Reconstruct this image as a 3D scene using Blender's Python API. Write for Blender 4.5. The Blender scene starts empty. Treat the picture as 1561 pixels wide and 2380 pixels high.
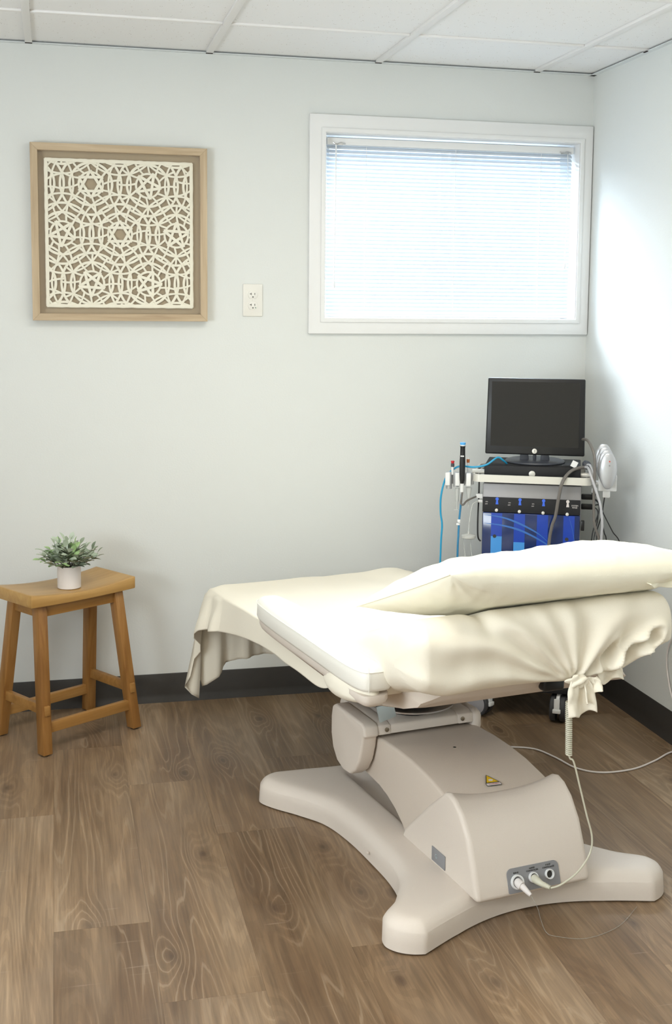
import bpy, bmesh, math, random
from mathutils import Vector, Matrix, noise
random.seed(7)
S = bpy.context.scene
COL = S.collection
# ---------------------------------------------------------------- camera
cd = bpy.data.cameras.new('camera'); cam = bpy.data.objects.new('camera', cd); COL.objects.link(cam)
cam.location = (-2.0009, -4.297, 1.4438); cam.rotation_euler = (1.4613, -.009, -.2302)
cd.sensor_fit = 'VERTICAL'; cd.sensor_height = 36; cd.lens = 2779.28/2380*36; cd.shift_y = -168.6/2380
cd.clip_start = .05
S.camera = cam
# ---------------------------------------------------------------- world, lights, exposure
S.view_settings.view_transform = 'Standard'; S.view_settings.look = 'None'
S.view_settings.gamma = 1; S.view_settings.use_curve_mapping = False
S.view_settings.exposure = 0.29
w = bpy.data.worlds.new('world'); S.world = w; w.use_nodes = True
w.node_tree.nodes['Background'].inputs[0].default_value = (.72, .86, 1, 1)
w.node_tree.nodes['Background'].inputs[1].default_value = 2.0
def area(name, loc, rot, sx, sy, power, col):
    l = bpy.data.lights.new(name, 'AREA'); l.shape = 'RECTANGLE'; l.size = sx; l.size_y = sy
    l.energy = power; l.color = col
    o = bpy.data.objects.new(name, l); COL.objects.link(o); o.location = loc; o.rotation_euler = rot
    return o
H = 2.323
area('window_daylight', (-.62, 1.05, 2.75), (math.radians(-46), 0, 0), 1.7, 1.2, 300, (.76, .88, 1))
area('side_fill', (-3.66, -3.0, 1.45), (0, math.radians(-120), 0), 1.1, 1.6, 98, (.84, .93, 1))  # added fill, no window built here; tilted up to brighten the ceiling
area('ceiling_light_near', (-1.2, -1.75, H-.03), (0, 0, 0), 1.2, .6, 16, (1, .93, .80))
area('ceiling_light_rear', (-2.6, -4.2, H-.03), (0, 0, 0), 1.2, .6, 18, (1, .90, .74))

# ---------------------------------------------------------------- materials
def mat(name, col, rough=.5, metal=0, spec=.5, noise_amt=0, nscale=30, bump=0, bscale=80, trans=0, coat=0):
    m = bpy.data.materials.new(name); m.use_nodes = True; nt = m.node_tree; b = nt.nodes['Principled BSDF']
    b.inputs['Base Color'].default_value = (*col, 1); b.inputs['Roughness'].default_value = rough
    b.inputs['Metallic'].default_value = metal; b.inputs['Specular IOR Level'].default_value = spec
    b.inputs['Coat Weight'].default_value = coat
    if noise_amt:
        tc = nt.nodes.new('ShaderNodeTexCoord'); n = nt.nodes.new('ShaderNodeTexNoise'); n.inputs['Scale'].default_value = nscale
        n.inputs['Detail'].default_value = 4
        r = nt.nodes.new('ShaderNodeMapRange'); r.inputs[3].default_value = 1-noise_amt; r.inputs[4].default_value = 1+noise_amt
        mx = nt.nodes.new('ShaderNodeVectorMath'); mx.operation = 'SCALE'; mx.inputs[0].default_value = col
        nt.links.new(tc.outputs['Object'], n.inputs['Vector']); nt.links.new(n.outputs[0], r.inputs[0])
        nt.links.new(r.outputs[0], mx.inputs['Scale']); nt.links.new(mx.outputs[0], b.inputs['Base Color'])
    if bump:
        tc = nt.nodes.new('ShaderNodeTexCoord'); n = nt.nodes.new('ShaderNodeTexNoise'); n.inputs['Scale'].default_value = bscale
        n.inputs['Detail'].default_value = 3
        bp = nt.nodes.new('ShaderNodeBump'); bp.inputs['Strength'].default_value = bump; bp.inputs['Distance'].default_value = .002
        nt.links.new(tc.outputs['Object'], n.inputs['Vector']); nt.links.new(n.outputs[0], bp.inputs['Height']); nt.links.new(bp.outputs[0], b.inputs['Normal'])
    if trans:
        t = nt.nodes.new('ShaderNodeBsdfTransparent'); mixs = nt.nodes.new('ShaderNodeMixShader'); mixs.inputs[0].default_value = trans
        t.inputs[0].default_value = (*[min(1, c*.5+.5) for c in col], 1)
        nt.links.new(b.outputs[0], mixs.inputs[1]); nt.links.new(t.outputs[0], mixs.inputs[2])
        nt.links.new(mixs.outputs[0], nt.nodes['Material Output'].inputs[0])
    return m

def translucent(name, col, tr, k=.5, rough=.5):
    m = bpy.data.materials.new(name); m.use_nodes = True; nt = m.node_tree; b = nt.nodes['Principled BSDF']
    b.inputs['Base Color'].default_value = (*col, 1); b.inputs['Roughness'].default_value = rough
    t = nt.nodes.new('ShaderNodeBsdfTranslucent'); t.inputs[0].default_value = (*tr, 1)
    mx = nt.nodes.new('ShaderNodeMixShader'); mx.inputs[0].default_value = k
    nt.links.new(b.outputs[0], mx.inputs[1]); nt.links.new(t.outputs[0], mx.inputs[2])
    nt.links.new(mx.outputs[0], nt.nodes['Material Output'].inputs[0])
    return m

def N(nt, t, **k):
    n = nt.nodes.new(t)
    for a, v in k.items(): setattr(n, a, v)
    return n
def math_(nt, op, a, b=None, c=None):
    n = nt.nodes.new('ShaderNodeMath'); n.operation = op
    for i, x in enumerate((a, b, c)):
        if x is None: continue
        if isinstance(x, (int, float)): n.inputs[i].default_value = x
        else: nt.links.new(x, n.inputs[i])
    return n.outputs[0]
def ramp(nt, fac, stops, interp='LINEAR'):
    r = nt.nodes.new('ShaderNodeValToRGB'); r.color_ramp.interpolation = interp
    e = r.color_ramp.elements
    e[0].position, e[0].color = stops[0][0], (*stops[0][1], 1)
    e[1].position, e[1].color = stops[1][0], (*stops[1][1], 1)
    for p, c in stops[2:]:
        q = e.new(p); q.color = (*c, 1)
    nt.links.new(fac, r.inputs[0]); return r.outputs[0]
def mixc(nt, fac, a, b, mode='MIX'):
    n = nt.nodes.new('ShaderNodeMix'); n.data_type = 'RGBA'; n.blend_type = mode
    if isinstance(fac, (int, float)): n.inputs[0].default_value = fac
    else: nt.links.new(fac, n.inputs[0])
    for i, x in ((6, a), (7, b)):
        if isinstance(x, tuple): n.inputs[i].default_value = (*x, 1)
        else: nt.links.new(x, n.inputs[i])
    return n.outputs[2]

def floor_mat():
    m = bpy.data.materials.new('vinyl_plank'); m.use_nodes = True; nt = m.node_tree; b = nt.nodes['Principled BSDF']
    L = nt.links.new
    tc = N(nt, 'ShaderNodeTexCoord'); at = N(nt, 'ShaderNodeAttribute', attribute_name='plank')
    sep = N(nt, 'ShaderNodeSeparateXYZ'); L(tc.outputs['Object'], sep.inputs[0])
    off = math_(nt, 'MULTIPLY', at.outputs['Fac'], 37.0)
    def vec(sx, sy, zz=0.0):
        c = N(nt, 'ShaderNodeCombineXYZ')
        L(math_(nt, 'MULTIPLY', sep.outputs[0], sx), c.inputs[0]); L(math_(nt, 'MULTIPLY', sep.outputs[1], sy), c.inputs[1])
        L(math_(nt, 'ADD', off, zz), c.inputs[2]); return c.outputs[0]
    def noise_(v, scale, detail=3, rough=.5, dist=0):
        n = N(nt, 'ShaderNodeTexNoise'); n.inputs['Scale'].default_value = scale; n.inputs['Detail'].default_value = detail
        n.inputs['Roughness'].default_value = rough; n.inputs['Distortion'].default_value = dist; L(v, n.inputs['Vector']); return n.outputs[0]
    # cathedral contours of a stretched height field
    h = noise_(vec(6.8, .50), 1, 2.0, .45, .2)
    kn = N(nt, 'ShaderNodeTexVoronoi'); kn.voronoi_dimensions = '2D'; kn.inputs['Scale'].default_value = 1
    kv = N(nt, 'ShaderNodeCombineXYZ'); L(math_(nt, 'ADD', math_(nt, 'MULTIPLY', sep.outputs[0], 4.0), off), kv.inputs[0]); L(math_(nt, 'ADD', math_(nt, 'MULTIPLY', sep.outputs[1], 1.9), off), kv.inputs[1]); L(kv.outputs[0], kn.inputs['Vector']); kn.inputs['Randomness'].default_value = 1
    kd = kn.outputs['Distance']
    knot = math_(nt, 'POWER', math_(nt, 'SUBTRACT', 1.0, math_(nt, 'MINIMUM', math_(nt, 'MULTIPLY', kd, 2.6), 1.0)), 2.0)
    hh = math_(nt, 'ADD', h, math_(nt, 'MULTIPLY', knot, .16))
    hh = math_(nt, 'ADD', hh, math_(nt, 'MULTIPLY', noise_(vec(40, 3.0), 1, 3, .6), .035))
    rings = math_(nt, 'SINE', math_(nt, 'MULTIPLY', hh, 150.0))
    fib = noise_(vec(190, 7), 1, 4, .6)
    fib2 = noise_(vec(60, 1.6, 2.), 1, 3, .6)
    tone = noise_(vec(5, 1.1, 9.), 1, 3, .55)
    mask = noise_(vec(6, 1.3, 21.), 1, 2, .5)
    base = ramp(nt, tone, [(.30, (.155, .092, .048)), (.52, (.262, .172, .098)), (.72, (.36, .258, .165))])
    tint = math_(nt, 'ADD', .90, math_(nt, 'MULTIPLY', at.outputs['Fac'], .18))
    sc = N(nt, 'ShaderNodeVectorMath', operation='SCALE'); L(base, sc.inputs[0]); L(tint, sc.inputs['Scale'])
    col = sc.outputs[0]
    fibf = ramp(nt, fib2, [(.3, (.72, .72, .72)), (.7, (1.25, 1.25, 1.25))]); col = mixc(nt, .65, col, fibf, 'MULTIPLY')
    fibg = ramp(nt, fib, [(.35, (.80, .80, .80)), (.65, (1.16, 1.16, 1.16))]); col = mixc(nt, .8, col, fibg, 'MULTIPLY')
    light = math_(nt, 'MULTIPLY', ramp(nt, rings, [(.80, (0, 0, 0)), (1.0, (1, 1, 1))]), ramp(nt, mask, [(.42, (0, 0, 0)), (.60, (1, 1, 1))]))
    col = mixc(nt, math_(nt, 'MULTIPLY', light, .30), col, (.46, .35, .24))
    dark = math_(nt, 'MULTIPLY', ramp(nt, rings, [(0.0, (1, 1, 1)), (.3, (0, 0, 0))]), .15)
    col = mixc(nt, dark, col, (.05, .028, .016))
    kc = math_(nt, 'MULTIPLY', ramp(nt, kd, [(.0, (1, 1, 1)), (.085, (0, 0, 0))]), .70)
    col = mixc(nt, kc, col, (.055, .03, .018))
    # grey wash and pale cross-grain ticks
    wash = noise_(vec(4, 2.2, 40.), 1, 3, .6)
    col = mixc(nt, math_(nt, 'MULTIPLY', ramp(nt, wash, [(.45, (0, 0, 0)), (.75, (1, 1, 1))]), .30), col, (.30, .225, .16))
    tick = noise_(vec(6, 60, 60.), 1, 2, .5)
    tm = math_(nt, 'MULTIPLY', ramp(nt, tick, [(.70, (0, 0, 0)), (.80, (1, 1, 1))]), .30)
    col = mixc(nt, tm, col, (.46, .37, .28))
    L(col, b.inputs['Base Color'])
    L(math_(nt, 'ADD', .34, math_(nt, 'MULTIPLY', fib, .16)), b.inputs['Roughness']); b.inputs['Specular IOR Level'].default_value = .45
    bp = N(nt, 'ShaderNodeBump'); bp.inputs['Strength'].default_value = .25; bp.inputs['Distance'].default_value = .0012
    L(math_(nt, 'ADD', fib, math_(nt, 'MULTIPLY', light, .5)), bp.inputs['Height']); L(bp.outputs[0], b.inputs['Normal'])
    return m

def wood_mat(name, c1, c2, c3, axis='X', scale=1.0, rough=.4, spec=.4):
    m = bpy.data.materials.new(name); m.use_nodes = True; nt = m.node_tree; b = nt.nodes['Principled BSDF']; L = nt.links.new
    tc = N(nt, 'ShaderNodeTexCoord'); mp = N(nt, 'ShaderNodeMapping')
    s = {'X': (3, 60, 60), 'Y': (60, 3, 60), 'Z': (60, 60, 3)}[axis]
    mp.inputs['Scale'].default_value = [k*scale for k in s]; L(tc.outputs['Object'], mp.inputs[0])
    n = N(nt, 'ShaderNodeTexNoise'); n.inputs['Scale'].default_value = 1; n.inputs['Detail'].default_value = 4; n.inputs['Distortion'].default_value = .6; L(mp.outputs[0], n.inputs['Vector'])
    mp2 = N(nt, 'ShaderNodeMapping'); mp2.inputs['Scale'].default_value = [k*scale*.15 for k in s]; L(tc.outputs['Object'], mp2.inputs[0])
    n2 = N(nt, 'ShaderNodeTexNoise'); n2.inputs['Scale'].default_value = 1; n2.inputs['Detail'].default_value = 3; L(mp2.outputs[0], n2.inputs['Vector'])
    f = math_(nt, 'ADD', math_(nt, 'MULTIPLY', n.outputs[0], .5), math_(nt, 'MULTIPLY', n2.outputs[0], .5))
    L(ramp(nt, f, [(.33, c1), (.5, c2), (.66, c3)]), b.inputs['Base Color'])
    b.inputs['Roughness'].default_value = rough; b.inputs['Specular IOR Level'].default_value = spec
    return m

M = {}
M['wall'] = mat('wall_paint', (.74, .755, .73), .75, spec=.25, bump=.15, bscale=160)
M['ceil'] = None
M['white_trim'] = mat('white_trim_paint', (.83, .83, .82), .4)
M['base'] = mat('dark_rubber_base', (.036, .032, .028), .55, noise_amt=.1)
M['floor'] = floor_mat()
M['grid'] = mat('grid_white_metal', (.88, .86, .84), .45)
M['trim'] = mat('angle_white', (.74, .77, .77), .5)
M['gap'] = mat('dark_gap', (.02, .01, .008), .9)
M['abs'] = mat('cream_abs_plastic', (.73, .65, .57), .45, spec=.4, bump=.25, bscale=700)
M['abs2'] = mat('cream_abs_plastic_matte', (.66, .575, .49), .5, spec=.35, bump=.25, bscale=700)
M['leather'] = mat('cream_leatherette', (.86, .83, .75), .38, spec=.45, bump=.15, bscale=400)
M['sheet'] = mat('cream_cotton', (.87, .81, .68), .85, spec=.15, bump=.25, bscale=900)
M['pillow'] = mat('ivory_cotton', (.92, .88, .73), .85, spec=.15, bump=.25, bscale=900)
M['black'] = mat('black_plastic', (.010, .010, .011), .35, spec=.4)
M['blackmatte'] = mat('black_matte', (.018, .018, .02), .6, spec=.3, noise_amt=.15, nscale=300)
M['screen'] = mat('dark_screen', (.014, .013, .011), .25, spec=.35)
M['darkgrey'] = mat('dark_grey_plastic', (.055, .06, .075), .4)
M['steel'] = mat('brushed_steel', (.55, .55, .55), .3, metal=1)
M['screw'] = mat('bolt_metal', (.34, .29, .22), .35, metal=1)
M['silver'] = mat('silver_plastic', (.50, .51, .53), .32, metal=.45)
M['whitepl'] = mat('white_plastic', (.80, .80, .79), .4)
M['greybody'] = mat('grey_enclosure', (.30, .29, .29), .45, metal=.3, noise_amt=.04)
M['greypanel'] = mat('grey_label', (.26, .26, .27), .5)
M['railpaint'] = mat('rail_cream_metal', (.70, .68, .62), .35, metal=.2)
M['outlet'] = mat('outlet_plastic', (.80, .78, .72), .35)
M['slot'] = mat('slot_dark', (.03, .028, .022), .6)
M['plate'] = mat('zinc_plate', (.50, .58, .60), .45, metal=.5)
M['tread'] = mat('grey_rubber', (.05, .05, .055), .6)
M['wheelgrey'] = mat('wheel_grey', (.36, .35, .36), .5)
M['cable'] = mat('white_cable', (.78, .73, .70), .5)
M['cablecream'] = mat('cream_cable', (.62, .60, .48), .5)
M['cablegrey'] = mat('grey_cable', (.16, .145, .13), .45)
M['cablesilver'] = mat('silver_cable', (.50, .50, .52), .35)
M['cableblack'] = mat('black_cable', (.012, .012, .014), .5)
M['bluetube'] = mat('blue_tube', (.02, .33, .58), .3)
M['bluetube2'] = mat('blue_tube_deep', (.03, .22, .42), .3)
M['cleartube'] = mat('clear_tube', (.75, .76, .74), .25, trans=.45)
M['faint'] = mat('faint_lead', (.7, .68, .62), .3, trans=.78)
M['bluecap'] = mat('blue_cap', (.10, .42, .85), .35)
M['blueicon'] = mat('blue_icon', (.04, .14, .75), .4)
M['red'] = mat('red_cap', (.60, .02, .03), .35)
M['orange'] = mat('amber_cap', (.42, .11, .02), .35)
M['bluecover'] = mat('blue_acrylic', (.006, .022, .11), .12, spec=.5)
M['bottleblue'] = mat('bottle_through_blue', (.06, .30, .72), .3)
M['yellow'] = mat('warning_yellow', (.75, .48, .01), .5)
M['labelwhite'] = mat('label_white', (.75, .70, .68), .5)
M['labelred'] = mat('label_red', (.45, .04, .04), .5)
M['tan'] = mat('tan_backing', (.40, .31, .19), .8, noise_amt=.05, nscale=300)
M['paper'] = mat('handmade_paper', (.87, .83, .69), .9, spec=.1, bump=.4, bscale=500)
M['slat'] = translucent('blind_slat', (.66, .72, .78), (.50, .60, .70), .05)
M['pot'] = mat('white_ceramic', (.78, .73, .70), .5, bump=.2, bscale=200)
M['soil'] = mat('dark_soil', (.02, .016, .012), .9)
M['stem'] = mat('plant_stem', (.10, .10, .06), .7)
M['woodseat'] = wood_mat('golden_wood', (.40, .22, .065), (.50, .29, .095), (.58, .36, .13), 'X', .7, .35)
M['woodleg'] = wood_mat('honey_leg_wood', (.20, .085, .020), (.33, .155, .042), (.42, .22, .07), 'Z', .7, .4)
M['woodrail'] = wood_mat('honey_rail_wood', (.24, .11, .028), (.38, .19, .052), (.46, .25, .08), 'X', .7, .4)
M['woodframe'] = wood_mat('pale_oak_frame_h', (.42, .31, .20), (.54, .42, .28), (.62, .50, .35), 'X', 1.5, .6, .25)
M['woodframev'] = wood_mat('pale_oak_frame_v', (.42, .31, .20), (.54, .42, .28), (.62, .50, .35), 'Z', 1.5, .6, .25)
M['glass'] = mat('pane_glass', (1, 1, 1), .05, trans=.96)
M['glass2'] = mat('frame_glass', (1, 1, 1), .05, trans=.97)

def ceil_mat():
    m = mat('ceiling_tile', (.89, .88, .87), .9, spec=.1); nt = m.node_tree; b = nt.nodes['Principled BSDF']; L = nt.links.new
    tc = N(nt, 'ShaderNodeTexCoord')
    n = N(nt, 'ShaderNodeTexNoise'); n.inputs['Scale'].default_value = 260; n.inputs['Detail'].default_value = 3; L(tc.outputs['Object'], n.inputs[0])
    v = N(nt, 'ShaderNodeTexVoronoi'); v.inputs['Scale'].default_value = 130; L(tc.outputs['Object'], v.inputs['Vector'])
    n2 = N(nt, 'ShaderNodeTexNoise'); n2.inputs['Scale'].default_value = 45; n2.inputs['Detail'].default_value = 1; L(tc.outputs['Object'], n2.inputs[0])
    pit = math_(nt, 'MULTIPLY', ramp(nt, v.outputs['Distance'], [(.12, (1, 1, 1)), (.22, (0, 0, 0))]), ramp(nt, n2.outputs[0], [(.58, (0, 0, 0)), (.62, (1, 1, 1))]))
    c = mixc(nt, pit, (.89, .885, .875), (.38, .31, .24)); L(c, b.inputs['Base Color'])
    return m
M['ceil'] = ceil_mat()

def leaf_mat():
    m = mat('leaves', (.2, .3, .18), .7, spec=.2); nt = m.node_tree; b = nt.nodes['Principled BSDF']
    a = N(nt, 'ShaderNodeAttribute', attribute_name='tone')
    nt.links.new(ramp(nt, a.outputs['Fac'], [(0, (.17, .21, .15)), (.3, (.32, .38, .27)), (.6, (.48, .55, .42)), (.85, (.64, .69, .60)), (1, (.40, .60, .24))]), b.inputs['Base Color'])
    return m
M['leaf'] = leaf_mat()

# ---------------------------------------------------------------- mesh helpers
class MB:
    def __init__(s): s.v = []; s.f = []; s.att = None
    def add(s, vs, fs):
        o = len(s.v); s.v += [tuple(p) for p in vs]; s.f += [tuple(i+o for i in f) for f in fs]
    def box(s, c, d, rot=None):
        hx, hy, hz = d[0]/2, d[1]/2, d[2]/2
        vs = [Vector((x*hx, y*hy, z*hz)) for x in (-1, 1) for y in (-1, 1) for z in (-1, 1)]
        if rot is not None: vs = [rot @ p for p in vs]
        vs = [p+Vector(c) for p in vs]
        s.add(vs, [(0, 1, 3, 2), (4, 6, 7, 5), (0, 4, 5, 1), (2, 3, 7, 6), (0, 2, 6, 4), (1, 5, 7, 3)]); return s
    def bar(s, a, b, w, t, up=(0, 0, 1)):      # rectangular bar from a to b; w across, t along 'up'
        a, b = Vector(a), Vector(b); d = (b-a).normalized(); x = d.cross(Vector(up)).normalized(); y = x.cross(d).normalized()
        vs = []
        for p in (a, b):
            for sx, sy in ((-1, -1), (1, -1), (1, 1), (-1, 1)): vs.append(p+x*sx*w/2+y*sy*t/2)
        s.add(vs, [(3, 2, 1, 0), (4, 5, 6, 7), (0, 1, 5, 4), (1, 2, 6, 5), (2, 3, 7, 6), (3, 0, 4, 7)]); return s
    def prism(s, poly, axis, a, b):            # poly in the two other axes, extruded from a to b along axis
        n = len(poly)
        def P(p, t):
            return {'x': (t, p[0], p[1]), 'y': (p[0], t, p[1]), 'z': (p[0], p[1], t)}[axis]
        s.add([P(p, a) for p in poly]+[P(p, b) for p in poly],
              [tuple(range(n))[::-1], tuple(range(n, 2*n))]+[(i, (i+1) % n, n+(i+1) % n, n+i) for i in range(n)]); return s
    def tube(s, pts, r, n=10, smooth=6, caps=True):
        pts = [Vector(p) for p in pts]
        if smooth: pts = catmull(pts, smooth)
        rr = r if isinstance(r, (list, tuple)) else None
        t = (pts[1]-pts[0]).normalized(); x = t.orthogonal().normalized(); vs = []
        for i, p in enumerate(pts):
            t2 = (pts[min(i+1, len(pts)-1)]-pts[max(i-1, 0)]).normalized()
            x = (x-t2*x.dot(t2)).normalized(); y = t2.cross(x)
            if rr:
                q = i/(len(pts)-1)*(len(rr)-1); k = int(min(q, len(rr)-2)); R_ = rr[k]+(rr[k+1]-rr[k])*(q-k)
            else: R_ = r
            for j in range(n):
                a = 2*math.pi*j/n; vs.append(p+(x*math.cos(a)+y*math.sin(a))*R_)
        fs = [(i*n+j, i*n+(j+1) % n, (i+1)*n+(j+1) % n, (i+1)*n+j) for i in range(len(pts)-1) for j in range(n)]
        if caps: fs += [tuple(range(n))[::-1], tuple((len(pts)-1)*n+j for j in range(n))]
        s.add(vs, fs); return s
    def lathe(s, prof, c=(0, 0, 0), n=32, axis=None, cap=True):   # prof (r,z) from bottom to top
        q = Vector((0, 0, 1)).rotation_difference(Vector(axis).normalized()) if axis is not None else None
        vs = []
        for r, z in prof:
            for j in range(n):
                a = 2*math.pi*j/n; p = Vector((r*math.cos(a), r*math.sin(a), z))
                if q: p = q @ p
                vs.append(p+Vector(c))
        m = len(prof); fs = [(i*n+j, i*n+(j+1) % n, (i+1)*n+(j+1) % n, (i+1)*n+j) for i in range(m-1) for j in range(n)]
        if cap: fs += [tuple(range(n))[::-1], tuple((m-1)*n+j for j in range(n))]
        s.add(vs, fs); return s
    def grid(s, fn, nu, nv, closeu=False):
        vs = [fn(i/(nu-1 if not closeu else nu), j/(nv-1)) for j in range(nv) for i in range(nu)]
        fs = [(j*nu+i, j*nu+(i+1) % nu, (j+1)*nu+(i+1) % nu, (j+1)*nu+i) for j in range(nv-1) for i in range(nu if closeu else nu-1)]
        s.add(vs, fs); return s
    def build(s, name, m, parent=None, smooth=False, bevel=0, seg=2, solid=0, subsurf=0, fix=False, split=40):
        me = bpy.data.meshes.new(name); me.from_pydata(s.v, [], s.f)
        if fix:
            bm = bmesh.new(); bm.from_mesh(me); bmesh.ops.recalc_face_normals(bm, faces=bm.faces); bm.to_mesh(me); bm.free()
        me.materials.append(M[m] if isinstance(m, str) else m)
        o = bpy.data.objects.new(name, me); COL.objects.link(o)
        if s.att:
            a = me.attributes.new(s.att[0], 'FLOAT', 'POINT'); a.data.foreach_set('value', s.att[1])
        if parent: o.parent = parent
        if subsurf: k = o.modifiers.new('subsurf', 'SUBSURF'); k.levels = k.render_levels = subsurf
        if solid: k = o.modifiers.new('solid', 'SOLIDIFY'); k.thickness = solid; k.offset = 0
        if bevel:
            k = o.modifiers.new('bevel', 'BEVEL'); k.width = bevel; k.segments = seg; k.limit_method = 'ANGLE'; k.angle_limit = math.radians(35)
            smooth = True
        if smooth:
            me.polygons.foreach_set('use_smooth', [True]*len(me.polygons))
            if split: k = o.modifiers.new('split', 'EDGE_SPLIT'); k.split_angle = math.radians(split)
        return o
def catmull(P, k):
    out = []; n = len(P)
    for i in range(n-1):
        a, b, c, d = P[max(i-1, 0)], P[i], P[i+1], P[min(i+2, n-1)]
        for j in range(k):
            t = j/k; out.append(.5*((2*b)+(c-a)*t+(2*a-5*b+4*c-d)*t*t+(3*b-a-3*c+d)*t**3))
    out.append(P[-1]); return out
def interp(tab, x):
    if x <= tab[0][0]: return tab[0][1]
    for (a, b), (c, d) in zip(tab, tab[1:]):
        if x <= c:
            t = (x-a)/(c-a); return b+(d-b)*t
    return tab[-1][1]
def cinterp(tab, x):           # smooth (catmull) interpolation of y over x
    n = len(tab)
    if x <= tab[0][0]: return tab[0][1]
    if x >= tab[-1][0]: return tab[-1][1]
    for i in range(n-1):
        if x <= tab[i+1][0]:
            x0, y0 = tab[i]; x1, y1 = tab[i+1]; t = (x-x0)/(x1-x0)
            xm, ym = tab[max(i-1, 0)]; xp, yp = tab[min(i+2, n-1)]
            m0 = (y1-ym)/(x1-xm)*(x1-x0); m1 = (yp-y0)/(xp-x0)*(x1-x0)
            return (2*t**3-3*t*t+1)*y0+(t**3-2*t*t+t)*m0+(-2*t**3+3*t*t)*y1+(t**3-t*t)*m1
def ss(a, b, x):
    t = max(0, min(1, (x-a)/(b-a))); return t*t*(3-2*t)
def tag(o, label=None, cat=None, group=None, kind=None):
    if label: o['label'] = label
    if cat: o['category'] = cat
    if group: o['group'] = group
    if kind: o['kind'] = kind
    return o
def empty(name, loc, rz=0):
    o = bpy.data.objects.new(name, None); COL.objects.link(o); o.location = loc; o.rotation_euler = (0, 0, rz); o.empty_display_size = .05
    return o
def struct(o): o['kind'] = 'structure'; return o
def text(body, size, m, loc, rot, parent=None, name='lettering', ext=.0004):
    c = bpy.data.curves.new(name, 'FONT'); c.body = body; c.size = size; c.align_x = 'CENTER'; c.align_y = 'CENTER'; c.extrude = ext; c.resolution_u = 2
    t = bpy.data.objects.new(name, c); COL.objects.link(t)
    dg = bpy.context.evaluated_depsgraph_get(); me = bpy.data.meshes.new_from_object(t.evaluated_get(dg))
    bpy.data.objects.remove(t); bpy.data.curves.remove(c)
    me.materials.clear(); me.materials.append(M[m])
    o = bpy.data.objects.new(name, me); COL.objects.link(o); o.location = loc; o.rotation_euler = rot
    if parent: o.parent = parent
    return o

# ================================================================ ROOM
XL, YR = -3.7, -5.4          # far left wall and the wall behind the viewer
# floor of planks, one mesh
f = MB(); att = []
row0 = {-1: -.93, 1: -.76, 2: -1.15, 0: -.42, 3: -.63, -2: -.35, 4: -1.02, 5: -.2, 6: -.85, 7: -.5}
k = -9
rnd = random.Random(3)
while True:
    x0 = -2.025+.22*k; x1 = x0+.22
    if x0 > 0: break
    if x1 > XL-.1:
        y0 = row0.get(k, -rnd.random()*1.1)+1.17
        while y0 > YR-.1:
            a, b = max(y0-1.17, YR-.1), min(y0, .03)
            if b > a:
                g = .00015; t = rnd.random()
                f.add([(x0+g, a+g, 0), (x1-g, a+g, 0), (x1-g, b-g, 0), (x0+g, b-g, 0), (x0+g, a+g, -.01), (x1-g, a+g, -.01), (x1-g, b-g, -.01), (x0+g, b-g, -.01)],
                      [(0, 1, 2, 3), (4, 7, 6, 5), (0, 4, 5, 1), (1, 5, 6, 2), (2, 6, 7, 3), (3, 7, 4, 0)])
                att += [t]*8
            y0 -= 1.17
    k += 1
n0 = len(f.v)
f.box((XL/2, YR/2, -.03), (abs(XL)+.3, abs(YR)+.3, .039)); att += [.0]*8
f.att = ('plank', att)
struct(f.build('floor', 'floor'))
# back wall with window opening
WX0, WX1, WZ0, WZ1 = -1.045, -.052, 1.404, 2.075
b = MB(); T = .14
b.box(((XL+WX0)/2, T/2, H/2), (WX0-XL, T, H)); b.box(((WX1+.14)/2, T/2, H/2), (.14-WX1, T, H))
b.box(((WX0+WX1)/2, T/2, WZ0/2), (WX1-WX0, T, WZ0)); b.box(((WX0+WX1)/2, T/2, (WZ1+H)/2), (WX1-WX0, T, H-WZ1))
struct(b.build('wall_back', 'wall'))
struct(MB().box((.07, YR/2, H/2), (.14, abs(YR), H)).build('wall_right', 'wall'))
struct(MB().box((XL-.07, YR/2, H/2), (.14, abs(YR)+.28, H)).build('wall_left', 'wall'))
struct(MB().box((XL/2, YR-.07, H/2), (abs(XL)+.28, .14, H)).build('wall_front', 'wall'))
# ceiling: tiles and grid
ZC = H+.008
struct(MB().box((XL/2, YR/2, ZC+.03), (abs(XL)+.28, abs(YR)+.28, .06)).build('ceiling', 'ceil'))
g = MB(); tw = .024
gx = [-.2408-.6096*i for i in range(6)]; gy = [-.4488-.6096*i for i in range(9)]
for x in gx:
    if x > XL: g.box((x, (YR-.014)/2, H+.003), (tw, abs(YR)-.05, .010))
for y in gy:
    if y > YR:
        xs = [XL]+sorted(gx)+[0]
        for a, c in zip(xs, xs[1:]):
            if c-a > .05 and a >= XL: g.box(((a+c)/2, y, H+.0045), (c-a-tw-.001, tw*.8, .007))
struct(g.build('trim_1', 'grid', bevel=.0008))
t = MB()
t.box((XL/2, -.010, H+.001), (abs(XL), .020, .003)); t.box((-.010, YR/2, H+.001), (.020, abs(YR), .003))
t.box((XL/2, -.0012, H+.0095), (abs(XL), .0024, .018)); t.box((-.0012, YR/2, H+.0095), (.0024, abs(YR), .018))
struct(t.build('trim_2', 'trim'))
d = MB()
for x in gx: d.box((x, -.022, H-.0018), (tw*1.0, .005, .002))
d.box((-.023, gy[0], H-.0018), (.006, tw, .002))
struct(d.build('trim_3', 'gap'))
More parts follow.
